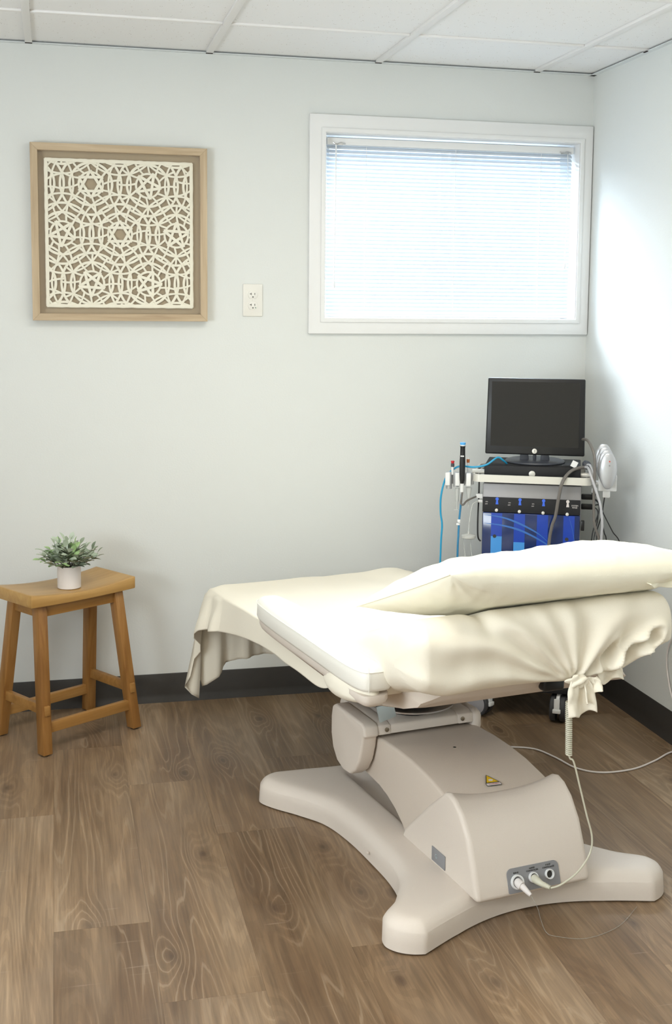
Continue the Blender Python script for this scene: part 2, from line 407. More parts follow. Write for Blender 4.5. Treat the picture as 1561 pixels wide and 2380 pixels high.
# baseboards (rubber cove base)
BH = .105
prof = [(0, 0), (-.014, 0), (-.012, .006), (-.0065, .018), (-.0042, .03), (-.004, BH-.004), (-.002, BH), (0, BH)]
struct(MB().prism(prof, 'x', XL, 0).build('baseboard_back', 'base', smooth=True, fix=True, split=50))
m_ = MB(); m_.prism(prof, 'x', YR, 0)
m_.v = [(p[1], p[0], p[2]) for p in m_.v]
struct(m_.build('baseboard_right', 'base', smooth=True, fix=True, split=50))

# window unit
wn = struct(empty('window_1', (0, 0, 0)))
c = MB(); cx0, cx1, cz0, cz1 = -1.100, -.004, 1.350, 2.135; cp = -.018
def ring(mb, ox0, ox1, oz0, oz1, ix0, ix1, iz0, iz1, y0, y1):
    O_ = [(ox0, oz0), (ox1, oz0), (ox1, oz1), (ox0, oz1)]; I_ = [(ix0, iz0), (ix1, iz0), (ix1, iz1), (ix0, iz1)]
    vs = [(x, y0, z) for x, z in O_]+[(x, y0, z) for x, z in I_]+[(x, y1, z) for x, z in O_]+[(x, y1, z) for x, z in I_]
    fs = []
    for i in range(4):
        j = (i+1) % 4
        fs += [(i, j, 4+j, 4+i), (8+i, 12+i, 12+j, 8+j), (i, 8+i, 8+j, j), (4+i, 4+j, 12+j, 12+i)]
    mb.add(vs, fs)
ring(c, cx0, cx1, cz0, cz1, WX0, WX1, WZ0, WZ1, cp, 0)
c.build('casing', 'white_trim', wn, bevel=.003, fix=True)
c = MB(); ring(c, WX0-.012, WX1+.012, WZ0-.012, WZ1+.012, WX0+.004, WX1-.004, WZ0+.004, WZ1-.004, cp-.006, cp)
c.build('casing_lip', 'white_trim', wn, bevel=.002, fix=True)
c = MB(); ring(c, WX0+.0005, WX1-.0005, WZ0+.0005, WZ1-.0005, WX0+.006, WX1-.006, WZ0+.006, WZ1-.006, -.017, .135)
c.build('jamb', 'white_trim', wn, fix=True)
c = MB(); ring(c, WX0+.007, WX1-.007, WZ0+.007, WZ1-.007, WX0+.04, WX1-.04, WZ0+.04, WZ1-.04, .085, .125)
ring(c, -.57, -.53, WZ0+.02, WZ1-.02, -.569, -.531, WZ0+.03, WZ1-.03, .087, .123)
c.build('sash', 'white_trim', wn, fix=True)
MB().box(((WX0+WX1)/2, .105, (WZ0+WZ1)/2), (WX1-WX0-.07, .004, WZ1-WZ0-.07)).build('pane', 'glass', wn)

# mini blind
bl = tag(empty('window_blind', (-.53, .04, WZ0)), 'white horizontal mini blind lowered and closed inside the window', 'blind')
def bb(x, y, z): return (x+.53, y-.04, z-WZ0)
bx0, bx1 = -1.028, -.066
hr = MB(); hr.box(bb((bx0+bx1)/2, .03, 2.046), (bx1-bx0, .026, .026)); hr.build('headrail', 'whitepl', bl, bevel=.004)
sl = MB(); ns = 43; z1, z0 = 2.026, 1.426
for i in range(ns):
    z = z0+(z1-z0)*i/(ns-1); ca, sa = math.cos(math.radians(44)), math.sin(math.radians(44)); vs = []
    for xx in (bx0+.002, bx1-.002):
        for q in range(5):
            t_ = (q/4-.5); w_ = .0195*t_; cr = .0022*(1-4*t_*t_)
            vs.append(bb(xx, .036+w_*ca-cr*sa, z+w_*sa+cr*ca))
    sl.add(vs, [(q, q+1, 6+q, 5+q) for q in range(4)])
sl.build('slat_panel', 'slat', bl, smooth=True)
MB().box(bb((bx0+bx1)/2, .034, 1.416), (bx1-bx0-.004, .018, .009)).build('bottom_rail', 'whitepl', bl, bevel=.002)
for x in (-.879, -.535, -.195):
    lc = MB()
    for dy in (.0245, .0465): lc.tube([bb(x, dy, 1.416), bb(x, dy, 2.035)], .0009, 5, 0)
    for i in range(ns): lc.tube([bb(x, .0245, z0+(z1-z0)*i/(ns-1)-.004), bb(x, .0465, z0+(z1-z0)*i/(ns-1)-.004)], .0005, 4, 0)
    lc.build('ladder_cord', 'whitepl', bl)
w_ = MB(); w_.tube([bb(-.995, .016, 2.035), bb(-.998, .013, 1.70), bb(-1.000, .013, 1.55)], .0028, 8, 3); w_.lathe([(.0045, 0), (.0055, .02), (.002, .035)], bb(-1.000, .013, 1.515), 10)
w_.build('tilt_wand', 'whitepl', bl, smooth=True)
w_ = MB(); w_.tube([bb(-.093, .014, 2.035), bb(-.090, .012, 1.93), bb(-.092, .012, 1.62)], .0012, 6, 3); w_.lathe([(.002, 0), (.006, .006), (.003, .022)], bb(-.092, .012, 1.60), 10)
w_.build('lift_cord', 'whitepl', bl, smooth=True)
for x in (-.985, -.103):
    h_ = MB(); h_.tube([bb(x-.022, .014, 2.040), bb(x-.01, .011, 2.034), bb(x+.006, .010, 2.040), bb(x+.024, .013, 2.036)], .002, 6, 3); h_.box(bb(x, .015, 2.035), (.03, .006, .006))
    h_.build('clip', 'steel', bl)

# ================================================================ PICTURE
pc = tag(empty('framed_wall_art', (-1.7715, 0, 1.6925)), 'square pale oak shadow box frame with cut white paper lattice on tan backing', 'picture')
h = .3005; fw = .0245; dp = .042
FQ = [(0, 1, 2, 3), (4, 7, 6, 5), (0, 4, 5, 1), (3, 2, 6, 7), (1, 5, 6, 2), (0, 3, 7, 4)]
for s_ in (1, -1):
    MB_ = MB(); MB_.add([(-h, -dp, s_*h), (h, -dp, s_*h), (h-fw, -dp, s_*(h-fw)), (-h+fw, -dp, s_*(h-fw)), (-h, -.001, s_*h), (h, -.001, s_*h), (h-fw, -.001, s_*(h-fw)), (-h+fw, -.001, s_*(h-fw))], FQ)
    MB_.build('frame_rail', 'woodframe', pc, bevel=.001, fix=True)
    MB_ = MB(); MB_.add([(s_*h, -dp, -h), (s_*h, -dp, h), (s_*(h-fw), -dp, h-fw), (s_*(h-fw), -dp, -h+fw), (s_*h, -.001, -h), (s_*h, -.001, h), (s_*(h-fw), -.001, h-fw), (s_*(h-fw), -.001, -h+fw)], FQ)
    MB_.build('frame_stile', 'woodframev', pc, bevel=.001, fix=True)
MB().box((0, -.005, 0), (2*(h-fw)+.004, .004, 2*(h-fw)+.004)).build('backing', 'tan', pc)
MB().box((0, -.036, 0), (2*(h-fw)+.004, .002, 2*(h-fw)+.004)).build('glazing', 'glass2', pc)
lat = MB(); Lh = .2515; ox, oz = -.001, -.001
def rib(pts, wd, y):
    pts = [p for p in pts]
    seg = []
    def inside(p): return abs(p[0]) <= Lh and abs(p[1]) <= Lh
    for p in pts+[None]:
        if p is not None and inside(p): seg.append(p); continue
        if len(seg) > 1:
            vs = []
            for i, q in enumerate(seg):
                a = seg[max(i-1, 0)]; c_ = seg[min(i+1, len(seg)-1)]; dx, dz = c_[0]-a[0], c_[1]-a[1]; l_ = math.hypot(dx, dz) or 1
                nx, nz = -dz/l_, dx/l_; ww = wd*(1+.22*noise.noise(Vector((q[0]*70, q[1]*70, y*900))))
                yy = y+.0012*noise.noise(Vector((q[0]*40, q[1]*40, 3)))
                for sgn, dy in ((-1, .0012), (-.5, 0), (.5, 0), (1, .0012)): vs.append((ox+q[0]+nx*ww/2*sgn, yy+dy, oz+q[1]+nz*ww/2*sgn))
            for i, q in enumerate(seg):
                v0, v1 = vs[4*i], vs[4*i+3]
            fs = [(4*i+j, 4*i+j+1, 4*i+5+j, 4*i+4+j) for i in range(len(seg)-1) for j in range(3)]
            lat.add(vs, fs)
        seg = []
def circ(cx, cz, r, wd, y, n=72):
    rib([(cx+r*math.cos(2*math.pi*i/n), cz+r*math.sin(2*math.pi*i/n)) for i in range(n+1)], wd, y)
def line(a, b_, wd, y, n=24, bow=0):
    pts = []
    for i in range(n+1):
        t_ = i/n; x, z = a[0]+(b_[0]-a[0])*t_, a[1]+(b_[1]-a[1])*t_; l_ = math.hypot(b_[0]-a[0], b_[1]-a[1]); nx, nz = -(b_[1]-a[1])/l_, (b_[0]-a[0])/l_
        k_ = bow*4*t_*(1-t_); pts.append((x+nx*k_, z+nz*k_))
    rib(pts, wd, y)
sx, sz = .195, .1695
cs = []
for j in range(-3, 4):
    for i in range(-3, 4):
        cs.append((i*sx+(sx/2 if j % 2 else 0), j*sz))
yy = -.0175
for n_, (cx, cz) in enumerate(cs):
    n5 = 5 if (n_ % 3) else 6; rot = math.pi/2+.35*n_
    P = [(cx+.047*math.cos(rot+2*math.pi*i/n5), cz+.047*math.sin(rot+2*math.pi*i/n5)) for i in range(n5)]
    for i in range(n5): line(P[i], P[(i+2) % n5], .0088, yy-.001*(i % 3), 10)
    for i in range(12):
        a = rot+math.pi*i/6+.0; line((cx+.042*math.cos(a), cz+.042*math.sin(a)), (cx+.105*math.cos(a+.12), cz+.105*math.sin(a+.12)), .0055, yy-.0006*(i % 4), 12, .004)
    circ(cx, cz, .041, .0062, yy-.0005)
    circ(cx, cz, .072, .0078, yy-.0005)
    circ(cx, cz, .104, .0072, yy+.0005)
    circ(cx, cz, .136, .0055, yy-.001)
for s1 in (1, -1):
    e = Lh-.0035
    line((-Lh+.0005, s1*e), (Lh-.0005, s1*e), .011, yy-.002, 80); line((s1*e, -Lh+.0005), (s1*e, Lh-.0005), .011, yy-.002, 80)
lat.build('paper_lattice', 'paper', pc, solid=.0022)

# ================================================================ OUTLET
ol = tag(empty('wall_outlet', (-1.303, 0, 1.469)), 'ivory duplex wall outlet between the framed art and the window', 'outlet')
MB().box((0, -.003, 0), (.0715, .006, .1165)).build('cover_plate', 'outlet', ol, bevel=.003, seg=3)
for z in (.0195, -.0195):
    p = [];
    for i in range(40):
        a = 2*math.pi*i/40; x = .0172*math.cos(a); zz = .0172*math.sin(a); zz = max(-.0138, min(.0138, zz)); p.append((x, zz+z))
    r_ = MB().prism(p, 'y', -.0085, -.005).build('receptacle', 'outlet', ol, bevel=.0006, fix=True)
    q = MB(); q.box((-.0065, -.0087, z+.003), (.0018, .001, .0075)); q.box((-.0092, -.0087, z+.003), (.005, .001, .0018)); q.box((.0067, -.0087, z+.003), (.0018, .001, .0066))
    q.lathe([(.0023, 0), (.0023, .001)], (0, -.0082, z-.008), 14, axis=(0, -1, 0)); q.build('slot', 'slot', r_)
    if z < 0: MB().lathe([(.0018, 0), (.0018, .001)], (.0095, -.0082, z-.0075), 12, axis=(0, -1, 0)).build('indicator', mat('green_dot', (.06, .2, .12), .4), r_)
MB().lathe([(.003, 0), (.0024, .001)], (0, -.0058, 0), 14, axis=(0, -1, 0)).build('screw', 'outlet', ol)

# ================================================================ STOOL
SR = math.radians(33.6)
st = tag(empty('wooden_stool', (-1.977, -.248, 0), SR), 'golden wood saddle seat stool with splayed legs against the wall', 'stool')
ZS = .525
def seatf(mb):
    L_, W_ = .205, .1125; nx, ny = 33, 9
    def top(i, j):
        x = -L_+2*L_*i; y = -W_+2*W_*j; return (x, y, ZS-.017*(1-(x/L_)**2))
    def bot(i, j):
        x = -L_+2*L_*i; y = -W_+2*W_*j; return (x, y, ZS-.042-.004*(1-(x/L_)**2))
    vs = [top(i/(nx-1), j/(ny-1)) for j in range(ny) for i in range(nx)]+[bot(i/(nx-1), j/(ny-1)) for j in range(ny) for i in range(nx)]
    n_ = nx*ny; fs = []
    for j in range(ny-1):
        for i in range(nx-1):
            a = j*nx+i; fs += [(a, a+1, a+nx+1, a+nx), (n_+a, n_+a+nx, n_+a+nx+1, n_+a+1)]
    for i in range(nx-1):
        fs += [(i, n_+i, n_+i+1, i+1), ((ny-1)*nx+i, (ny-1)*nx+i+1, n_+(ny-1)*nx+i+1, n_+(ny-1)*nx+i)]
    for j in range(ny-1):
        a, c_ = j*nx, j*nx+nx-1; fs += [(a, a+nx, n_+a+nx, n_+a), (c_, n_+c_, n_+c_+nx, c_+nx)]
    mb.add(vs, fs)
q = MB(); seatf(q); q.build('seat', 'woodseat', st, bevel=.004, fix=True)
tops = {}; bots = {}
for sx_ in (-1, 1):
    for sy_ in (-1, 1):
        a = Vector((sx_*.150, sy_*.072, ZS-.044)); c_ = Vector((sx_*.178, sy_*.133, .004)); tops[sx_, sy_] = a; bots[sx_, sy_] = c_
        lg = MB(); hw = .019
        vs = []
        for p in (c_, a):
            for dx, dy in ((-1, -1), (1, -1), (1, 1), (-1, 1)): vs.append((p.x+dx*hw*.9, p.y+dy*hw, p.z))
        lg.add(vs, [(3, 2, 1, 0), (4, 5, 6, 7), (0, 1, 5, 4), (1, 2, 6, 5), (2, 3, 7, 6), (3, 0, 4, 7)])
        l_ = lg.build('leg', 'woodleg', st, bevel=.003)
        MB().lathe([(.013, 0), (.014, .004)], (c_.x, c_.y, .0002), 16).build('foot_glide', 'slot', l_)
def legpt(k_, z):
    a, c_ = tops[k_], bots[k_]; t_ = (z-c_.z)/(a.z-c_.z); return c_+(a-c_)*t_
for s_ in (-1, 1):     # long stretchers, low, and long aprons
    a, c_ = legpt((-1, s_), .085), legpt((1, s_), .085)
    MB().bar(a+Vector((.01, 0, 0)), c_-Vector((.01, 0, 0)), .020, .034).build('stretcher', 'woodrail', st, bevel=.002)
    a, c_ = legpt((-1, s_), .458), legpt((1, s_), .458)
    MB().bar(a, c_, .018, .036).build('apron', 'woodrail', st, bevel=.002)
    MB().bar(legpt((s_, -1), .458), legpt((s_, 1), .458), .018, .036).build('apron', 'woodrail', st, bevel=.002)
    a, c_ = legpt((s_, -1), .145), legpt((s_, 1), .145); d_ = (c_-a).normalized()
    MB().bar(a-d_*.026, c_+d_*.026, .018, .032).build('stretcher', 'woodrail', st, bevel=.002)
# plant
ZP = ZS-.0165
pt = tag(empty('potted_plant', (-1.966, -.287, ZP)), 'small leafy grey green plant in a white cylinder pot standing on the stool', 'plant')
pr = .0385; ph = .076
MB().lathe([(.001, .0005), (pr-.003, .0005), (pr, .003), (pr, ph-.001), (pr-.001, ph), (pr-.003, ph-.001), (pr-.003, ph-.010), (.001, ph-.010)], (0, 0, 0), 48, cap=False).build('pot', 'pot', pt, smooth=True)
MB().lathe([(pr-.003, ph-.014), (pr-.003, ph-.009), (.001, ph-.007)], (0, 0, 0), 24, cap=True).build('soil', 'soil', pt)
rn = random.Random(11)
sm = MB(); lf = MB(); tones = []
def leaf(base, d, up, l_, w_, tone):
    d = d.normalized(); x = d.cross(up).normalized(); n_ = x.cross(d).normalized(); vs = []; K = 7; tab = [(0, .05), (.15, .5), (.4, .98), (.6, 1), (.8, .72), (.93, .3), (1, .02)]
    for i in range(K):
        t_, ww = tab[i]
        c_ = base+d*l_*t_-n_*l_*.22*t_*t_
        for s_ in (-1, 0, 1): vs.append(c_+x*s_*w_*.5*ww+n_*(.12*w_*abs(s_)*ww))
    lf.add(vs, [(i*3+j, i*3+j+1, i*3+4+j, i*3+3+j) for i in range(K-1) for j in (0, 1)])
    tones.extend([max(0, min(1, tone))]*len(vs))
for i in range(46):
    a = 2.399*i+rn.uniform(-.3, .3); q = (i+.5)/46
    el = math.radians(88-74*q**.8+rn.uniform(-6, 6)); ln = rn.uniform(.070, .100)+.014*(q > .55)
    d_ = Vector((math.cos(a)*math.cos(el), math.sin(a)*math.cos(el), math.sin(el)))
    b0 = Vector((d_.x, d_.y, 0))*.022+Vector((0, 0, ph-.012)); pts = [b0]
    for s_ in range(1, 5): pts.append(b0+Vector((d_.x*.85, d_.y*.85, d_.z+.25*(1-d_.z)))*ln*s_/4+Vector((0, 0, -.006*(s_/4)**2)))
    sm.tube(pts, .0008, 5, 2)
    gt = rn.random()
    for s_ in range(1, 6):
        t_ = s_/5; p = pts[0].lerp(pts[-1], t_) if s_ < 5 else pts[-1]
        for sg in ((-1, 1) if s_ < 5 else (0,)):
            side = d_.cross(Vector((0, 0, 1))).normalized()
            rv = Vector((rn.uniform(-.4, .4), rn.uniform(-.4, .4), rn.uniform(-.2, .5)))
            dd = d_*.75+side*sg*.9+rv
            if t_ < .4: continue
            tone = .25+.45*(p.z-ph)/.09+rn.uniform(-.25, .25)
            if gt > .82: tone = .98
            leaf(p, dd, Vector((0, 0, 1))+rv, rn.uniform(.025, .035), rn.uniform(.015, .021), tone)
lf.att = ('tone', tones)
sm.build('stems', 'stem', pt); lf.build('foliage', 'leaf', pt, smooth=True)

# ================================================================ TREATMENT BED
BO, BR = (-.91, -1.77, 0), math.radians(10.3)
bed = tag(empty('treatment_bed', BO, BR), 'cream adjustable treatment bed on a wide moulded pedestal base', 'treatment bed')
# --- base plate as a smooth heightfield
wt = [(0, .20), (.006, .262), (.016, .318), (.034, .355), (.06, .377), (.085, .383), (.12, .370), (.16, .325), (.22, .268), (.30, .246), (.45, .240), (.60, .243), (.72, .262), (.80, .305), (.87, .352), (.92, .374), (.95, .368), (.975, .348), (.99, .305), (1, .22)]
def bxy(s_, t_):
    w_ = cinterp(wt, t_); u = s_*w_
    vf = .050-.098*min(1.1, (u/.30)**2); vb = .905+.040*min(1.1, (u/.30)**2)
    return u, vf+(vb-vf)*t_
from mathutils import kdtree
edge = [bxy(-1+2*i/1500, k_) for i in range(1501) for k_ in (0, 1)]
for i in range(1, 3000):
    t_ = .5-.5*math.cos(math.pi*i/3000); edge += [bxy(1, t_), bxy(-1, t_)]
kd_ = kdtree.KDTree(len(edge))
for i, (a, c_) in enumerate(edge): kd_.insert((a, c_, 0), i)
kd_.balance()
def dist(u, v): return kd_.find((u, v, 0))[2]
hp = [(0, .050), (.006, .060), (.016, .069), (.03, .0745), (.06, .0765), (.3, .0775)]
NU, NV = 81, 161
ts = [.5-.5*math.cos(math.pi*j/(NV-1))*.6-.5*(1-2*j/(NV-1))*.4 for j in range(NV)]
ss_ = [math.sin(math.pi/2*(-1+2*i/(NU-1)))*.6+(-1+2*i/(NU-1))*.4 for i in range(NU)]
ts = [.5-.5*math.copysign(abs(math.cos(math.pi*j/(NV-1)))**.8, math.cos(math.pi*j/(NV-1))) for j in range(NV)]
bm_ = MB(); vs = []
for j in range(NV):
    for i in range(NU):
        u, v = bxy(ss_[i], ts[j]); dd = 0 if (i in (0, NU-1) or j in (0, NV-1)) else dist(u, v); z = cinterp(hp, dd)
        z += .010*ss(.10, .02, abs(abs(u)-.335))*ss(.05, 0, abs(v-.02)-.05)*0
        z -= .028*ss(.135, .095, abs(u))*ss(.33, .40, v)*ss(.86, .80, v)
        vs.append((u, v, z))
fs = [(j*NU+i, j*NU+i+1, (j+1)*NU+i+1, (j+1)*NU+i) for j in range(NV-1) for i in range(NU-1)]
bd = [i for i in range(NU)]+[j*NU+NU-1 for j in range(1, NV)]+[(NV-1)*NU+i for i in range(NU-2, -1, -1)]+[j*NU for j in range(NV-2, 0, -1)]
n_ = len(vs); nb = len(bd)
for lvl, (zz, k_) in enumerate(((.025, 1.0035), (.004, 1.006))):
    for i in bd: u, v, z = vs[i]; vs.append((u*k_, .45+(v-.45)*k_, zz))
for a in range(nb):
    c_ = (a+1) % nb; fs.append((bd[a], n_+a, n_+c_, bd[c_])); fs.append((n_+a, n_+nb+a, n_+nb+c_, n_+c_))
fs.append(tuple(n_+nb+a for a in range(nb))[::-1])
bm_.add(vs, fs)
base = bm_.build('base', 'abs', bed, smooth=True, fix=True, split=60)
q = MB().lathe([(.004, 0), (.004, .003), (.002, .004)], (-.246, .41, .030), 14, axis=(-1, 0, .1)); q.build('base_button', 'abs', base, smooth=True)
for x in (-.32, .32):
    for y in (.04, .86): MB().lathe([(.02, 0), (.02, .006)], (x, y, 0.0002), 16).build('foot_pad', 'slot', base)
# --- hood
HP = [(-.002, .066), (.008, .10), (.026, .15), (.050, .205), (.085, .252), (.118, .276), (.145, .284), (.165, .279), (.185, .262), (.245, .214), (.30, .165), (.375, .100), (.395, .066)]
hood = MB(); NH = 25; vs = []
for i in range(NH):
    u = -.160+.320*i/(NH-1); sg_ = (1-(abs(u)/.160)**2.6)
    for v, z in HP: vs.append((u, v, z-.024*sg_*ss(.20, .28, z)))
np_ = len(HP); hood.add(vs, [(i*np_+j, i*np_+(j+1) % np_, (i+1)*np_+(j+1) % np_, (i+1)*np_+j) for i in range(NH-1) for j in range(np_)]+[tuple(range(np_))[::-1], tuple((NH-1)*np_+j for j in range(np_))])
hood = hood.build('motor_hood', 'abs', bed, bevel=.013, seg=4, fix=True)
# --- lift arm
la = MB().prism([(.10, .20), (.13, .245), (.20, .262), (.28, .276), (.36, .283), (.44, .2845), (.52, .281), (.60, .273), (.68, .258), (.71, .23), (.70, .18), (.66, .152), (.60, .146), (.55, .143), (.50, .133), (.45, .115), (.41, .092), (.385, .07), (.10, .07)], 'x', -.150, .150)
la.build('lift_arm', 'abs2', bed, bevel=.008, seg=3, fix=True)
lp = bed.children
hl = MB().lathe([(.0045, 0), (.0035, .0006)], (.0, .40, .2842), 14); hl.build('arm_screw', 'slot', bed)
# --- yoke at top of the arm
yk = MB().prism([(.545, .288), (.550, .312), (.57, .318), (.80, .318), (.81, .30), (.80, .286), (.58, .284)], 'x', -.155, .140).build('yoke_bar', 'abs', bed, bevel=.004, fix=True)
for s_ in (-1, 1):
    pl_ = [(.538, .288), (.545, .315), (.56, .322), (.74, .322), (.760, .312), (.768, .28), (.768, .23), (.755, .19), (.725, .160), (.68, .148), (.635, .152), (.60, .175), (.575, .21), (.56, .25), (.552, .284)]
    if s_ > 0: pl_ = [(.538, .262), (.538, .315), (.56, .322), (.74, .322), (.768, .30), (.768, .262)]
    ck = MB().prism(pl_, 'x', s_*(.1545 if s_ < 0 else .138), s_*.2 if s_ < 0 else .166).build('yoke_cheek', 'abs', bed, bevel=.012, seg=3, fix=True)
    ck2 = MB().prism([(.543, .288), (.548, .3135), (.57, .3195), (.79, .3195), (.80, .29)], 'x', s_*(.118 if s_ < 0 else .092), s_*(.156 if s_ < 0 else .140)).build('yoke_cap', 'abs', ck, bevel=.003, fix=True)
    sc = MB().lathe([(.0062, 0), (.0062, .002), (.0035, .0025), (.0032, .0012), (.0005, .0012)], (-.130 if s_ < 0 else .106, .5455, .301), 16, axis=(0, -1, 0)); sc.build('screw', 'screw', ck)
# --- swivel disc, column, brackets
MB().lathe([(.118, 0), (.125, .0015), (.125, .0055), (.120, .007)], (-.01, .64, .339), 64).build('swivel_plate', 'steel', bed, smooth=True)
MB().lathe([(.07, .318), (.07, .44)], (-.01, .64, 0), 32).build('swivel_column', 'black', bed, smooth=True)
br = MB().box((-.145, .52, .362), (.05, .006, .045), Matrix.Rotation(math.radians(-14), 3, 'Y')); br.box((-.145, .56, .385), (.06, .09, .004)); br.build('bracket', 'plate', bed, bevel=.001)
# --- under shell (plastic hull)
def shell_pt(s_, t_):
    u = -.285+.57*t_; e = (abs(t_-.5)*2); sh = ss(.80, 1.0, e)
    prof = [(.030, .572), (.045, .552), (.12, .512), (.25, .468), (.40, .428), (.55, .402), (.75, .392), (1.0, .402), (1.25, .425), (1.38, .45), (1.40, .475), (1.38, .49), (.6, .50), (.3, .56), (.06, .60)]
    n_p = len(prof); x = s_*n_p; i = int(x) % n_p; fr_ = x-int(x)
    a, c_ = prof[i], prof[(i+1) % n_p]; v, z = a[0]+(c_[0]-a[0])*fr_, a[1]+(c_[1]-a[1])*fr_
    return (u, v+(.7-v)*.04*sh, z+(.50-z)*.35*sh)
q = MB(); q.grid(shell_pt, 60, 25, closeu=True)
q.f += [tuple(range(60))[::-1], tuple(24*60+i for i in range(60))]
sh = q.build('under_shell', 'abs2', bed, smooth=True, fix=True, split=70)
MB().box((.049, .030, .563), (.058, .03, .030)).build('lever_hole', 'black', bed, bevel=.007, seg=3)  # dark of the lever hole, put in as a black block
# --- cushions (mostly under the linen)
MB().box((0, .95, .483), (.62, .86, .07)).build('seat_cushion', 'leather', bed, bevel=.02, seg=3)
q = MB().prism([(.49, .47), (.48, .535), (.03, .73), (.0, .70), (.0, .62), (.04, .59)], 'x', -.29, .29); q.build('back_cushion', 'leather', bed, bevel=.02, seg=3, fix=True)
# --- arm rests
def armrest(sg):
    # outline of the pad in (u,v), outer edge slightly curved
    out = []
    for i in range(72):
        a = 2*math.pi*i/72; cu, cv = math.cos(a), math.sin(a)
        e = .42; x = math.copysign(abs(cu)**e, cu); y = math.copysign(abs(cv)**e, cv)
        v = .475+(.06 if sg > 0 else 0)+.372*y; u = .369+.055*x*(1-.10*ss(.55, .85, v))-.006*math.cos((v-.45)*4.2)
        out.append((u*sg, v))
    cu_, cv_ = .369*sg, .475+(.06 if sg > 0 else 0)
    def lev(scl, z): return [(cu_+(u-cu_)*(1-scl/.055), cv_+(v-cv_)*(1-scl/.372), z) for u, v in out]
    prof = [(.014, .568), (.004, .572), (.0, .580), (.001, .600), (.0005, .6165), (.003, .6185), (.004, .6205), (.009, .627), (.018, .6315), (.034, .633), (.045, .6335)]
    m = MB(); n_ = 72; vs = []
    for s_, z in prof: vs += lev(s_, z)
    m.add(vs, [(i*n_+j, i*n_+(j+1) % n_, (i+1)*n_+(j+1) % n_, (i+1)*n_+j) for i in range(len(prof)-1) for j in range(n_)]+[tuple(range(n_))[::-1], tuple((len(prof)-1)*n_+j for j in range(n_))])
    ar = m.build('armrest', 'leather', bed, smooth=True, fix=True, split=60)
    m = MB(); vs = []
    pr2 = [(.022, .540), (.014, .546), (.008, .557), (.008, .569), (.016, .570)]
    for s_, z in pr2:
        for (u, v, zz) in lev(s_, z):
            vs.append((u, v, zz-.010*ss(.35, .10, v)*(1 if z < .58 else 0)))
    m.add(vs, [(i*n_+j, i*n_+(j+1) % n_, (i+1)*n_+(j+1) % n_, (i+1)*n_+j) for i in range(len(pr2)-1) for j in range(n_)]+[tuple(range(n_))[::-1], tuple((len(pr2)-1)*n_+j for j in range(n_))])
    m.build('armrest_shell', 'abs', ar, smooth=True, fix=True, split=60)
    # bulging covered bracket under the near end
    def blob(a, b_):
        th = math.pi*b_; ph_ = 2*math.pi*a
        x, y, z = math.sin(th)*math.cos(ph_), math.sin(th)*math.sin(ph_), math.cos(th)
        return (sg*(.374+.042*x), .250+.135*y, .556+.036*z-.022*y*(1 if z < 0 else .3)*abs(z)-.012*(1 if z < 0 else 0))
    if sg < 0: MB().grid(blob, 40, 24, closeu=True).build('armrest_bracket', 'sheet', ar, smooth=True, fix=True, split=0)
    sm_ = MB(); pp = [(p[0], p[1], .6178) for p in lev(-.0004, 0)]+[lev(-.0004, 0)[0][:2]+(.6178,)]
    sm_.tube(pp, .0011, 6, 0, caps=False); sm_.build('piping', 'leather', ar, smooth=True)
    sm_ = MB().tube([(sg*.395, .1035+(.06 if sg > 0 else 0), .632), (sg*.395, .1015, .62), (sg*.395, .1025, .572)], .0009, 6, 3); sm_.build('seam', 'leather', ar)
armrest(-1); armrest(1)
# --- connector panel on the hood
pan = empty('connector_panel', (0, .0105, .1035)); pan.parent = bed
tilt = math.radians(-18)
pan.rotation_euler = (tilt, 0, 0)
pp = []
for (cx_, cz_, a0) in ((.058, -.022, -90), (.058, .012, 0), (-.058, .012, 90), (-.058, -.022, 180)):
    r_ = .004 if cz_ < 0 else .014
    for i in range(7):
        a = math.radians(a0+90*i/6); pp.append((cx_+(.014-r_)*(1 if cx_ > 0 else -1)+r_*math.cos(a), cz_-(.0 if cz_ > 0 else (.004-0))+r_*math.sin(a)))
pm = MB().prism(pp, 'y', -.0025, .004).build('panel_plate', 'greypanel', pan, fix=True)
for x, r_, z in ((-.047, .0165, -.006), (-.002, .012, -.003), (.043, .0115, -.003)):
    MB().lathe([(r_*.72, .0), (r_*.78, .005), (r_*.82, .0065), (r_, .0065), (r_*1.03, .004), (r_*1.05, 0)], (x, -.002, z), 32, axis=(0, -1, 0), cap=False).build('socket_ring', 'whitepl', pan, smooth=True)
    MB().lathe([(r_*.74, 0), (r_*.74, .0004)], (x, -.0022, z), 24, axis=(0, -1, 0)).build('socket_recess', 'slot' if x > .02 else 'greypanel', pan)
RX = (math.pi/2, 0, 0)
for tx, x, z in (('INPUT', -.047, .0145), ('HAND', -.002, .0185), ('CONTROLLER', -.002, .0130), ('FOOT', .043, .0185), ('CONTROLLER', .043, .0130)):
    text(tx, .0052, 'slot', (x, -.0028, z), RX, pan, 'printed_word')
# fasteners on base edge
for u in (-.115, -.035, .055):
    pass
# logo plaque on hood side
pq = empty('side_plaque', (-.1605, .184, .100)); pq.parent = bed; pq.rotation_euler = (0, 0, -math.pi/2)
MB().box((0, -.001, 0), (.068, .002, .036)).build('plaque_plate', 'greypanel', pq, bevel=.003)
text('G', .016, 'plate', (-.010, -.0024, 0), RX, pq, 'plaque_letter'); 
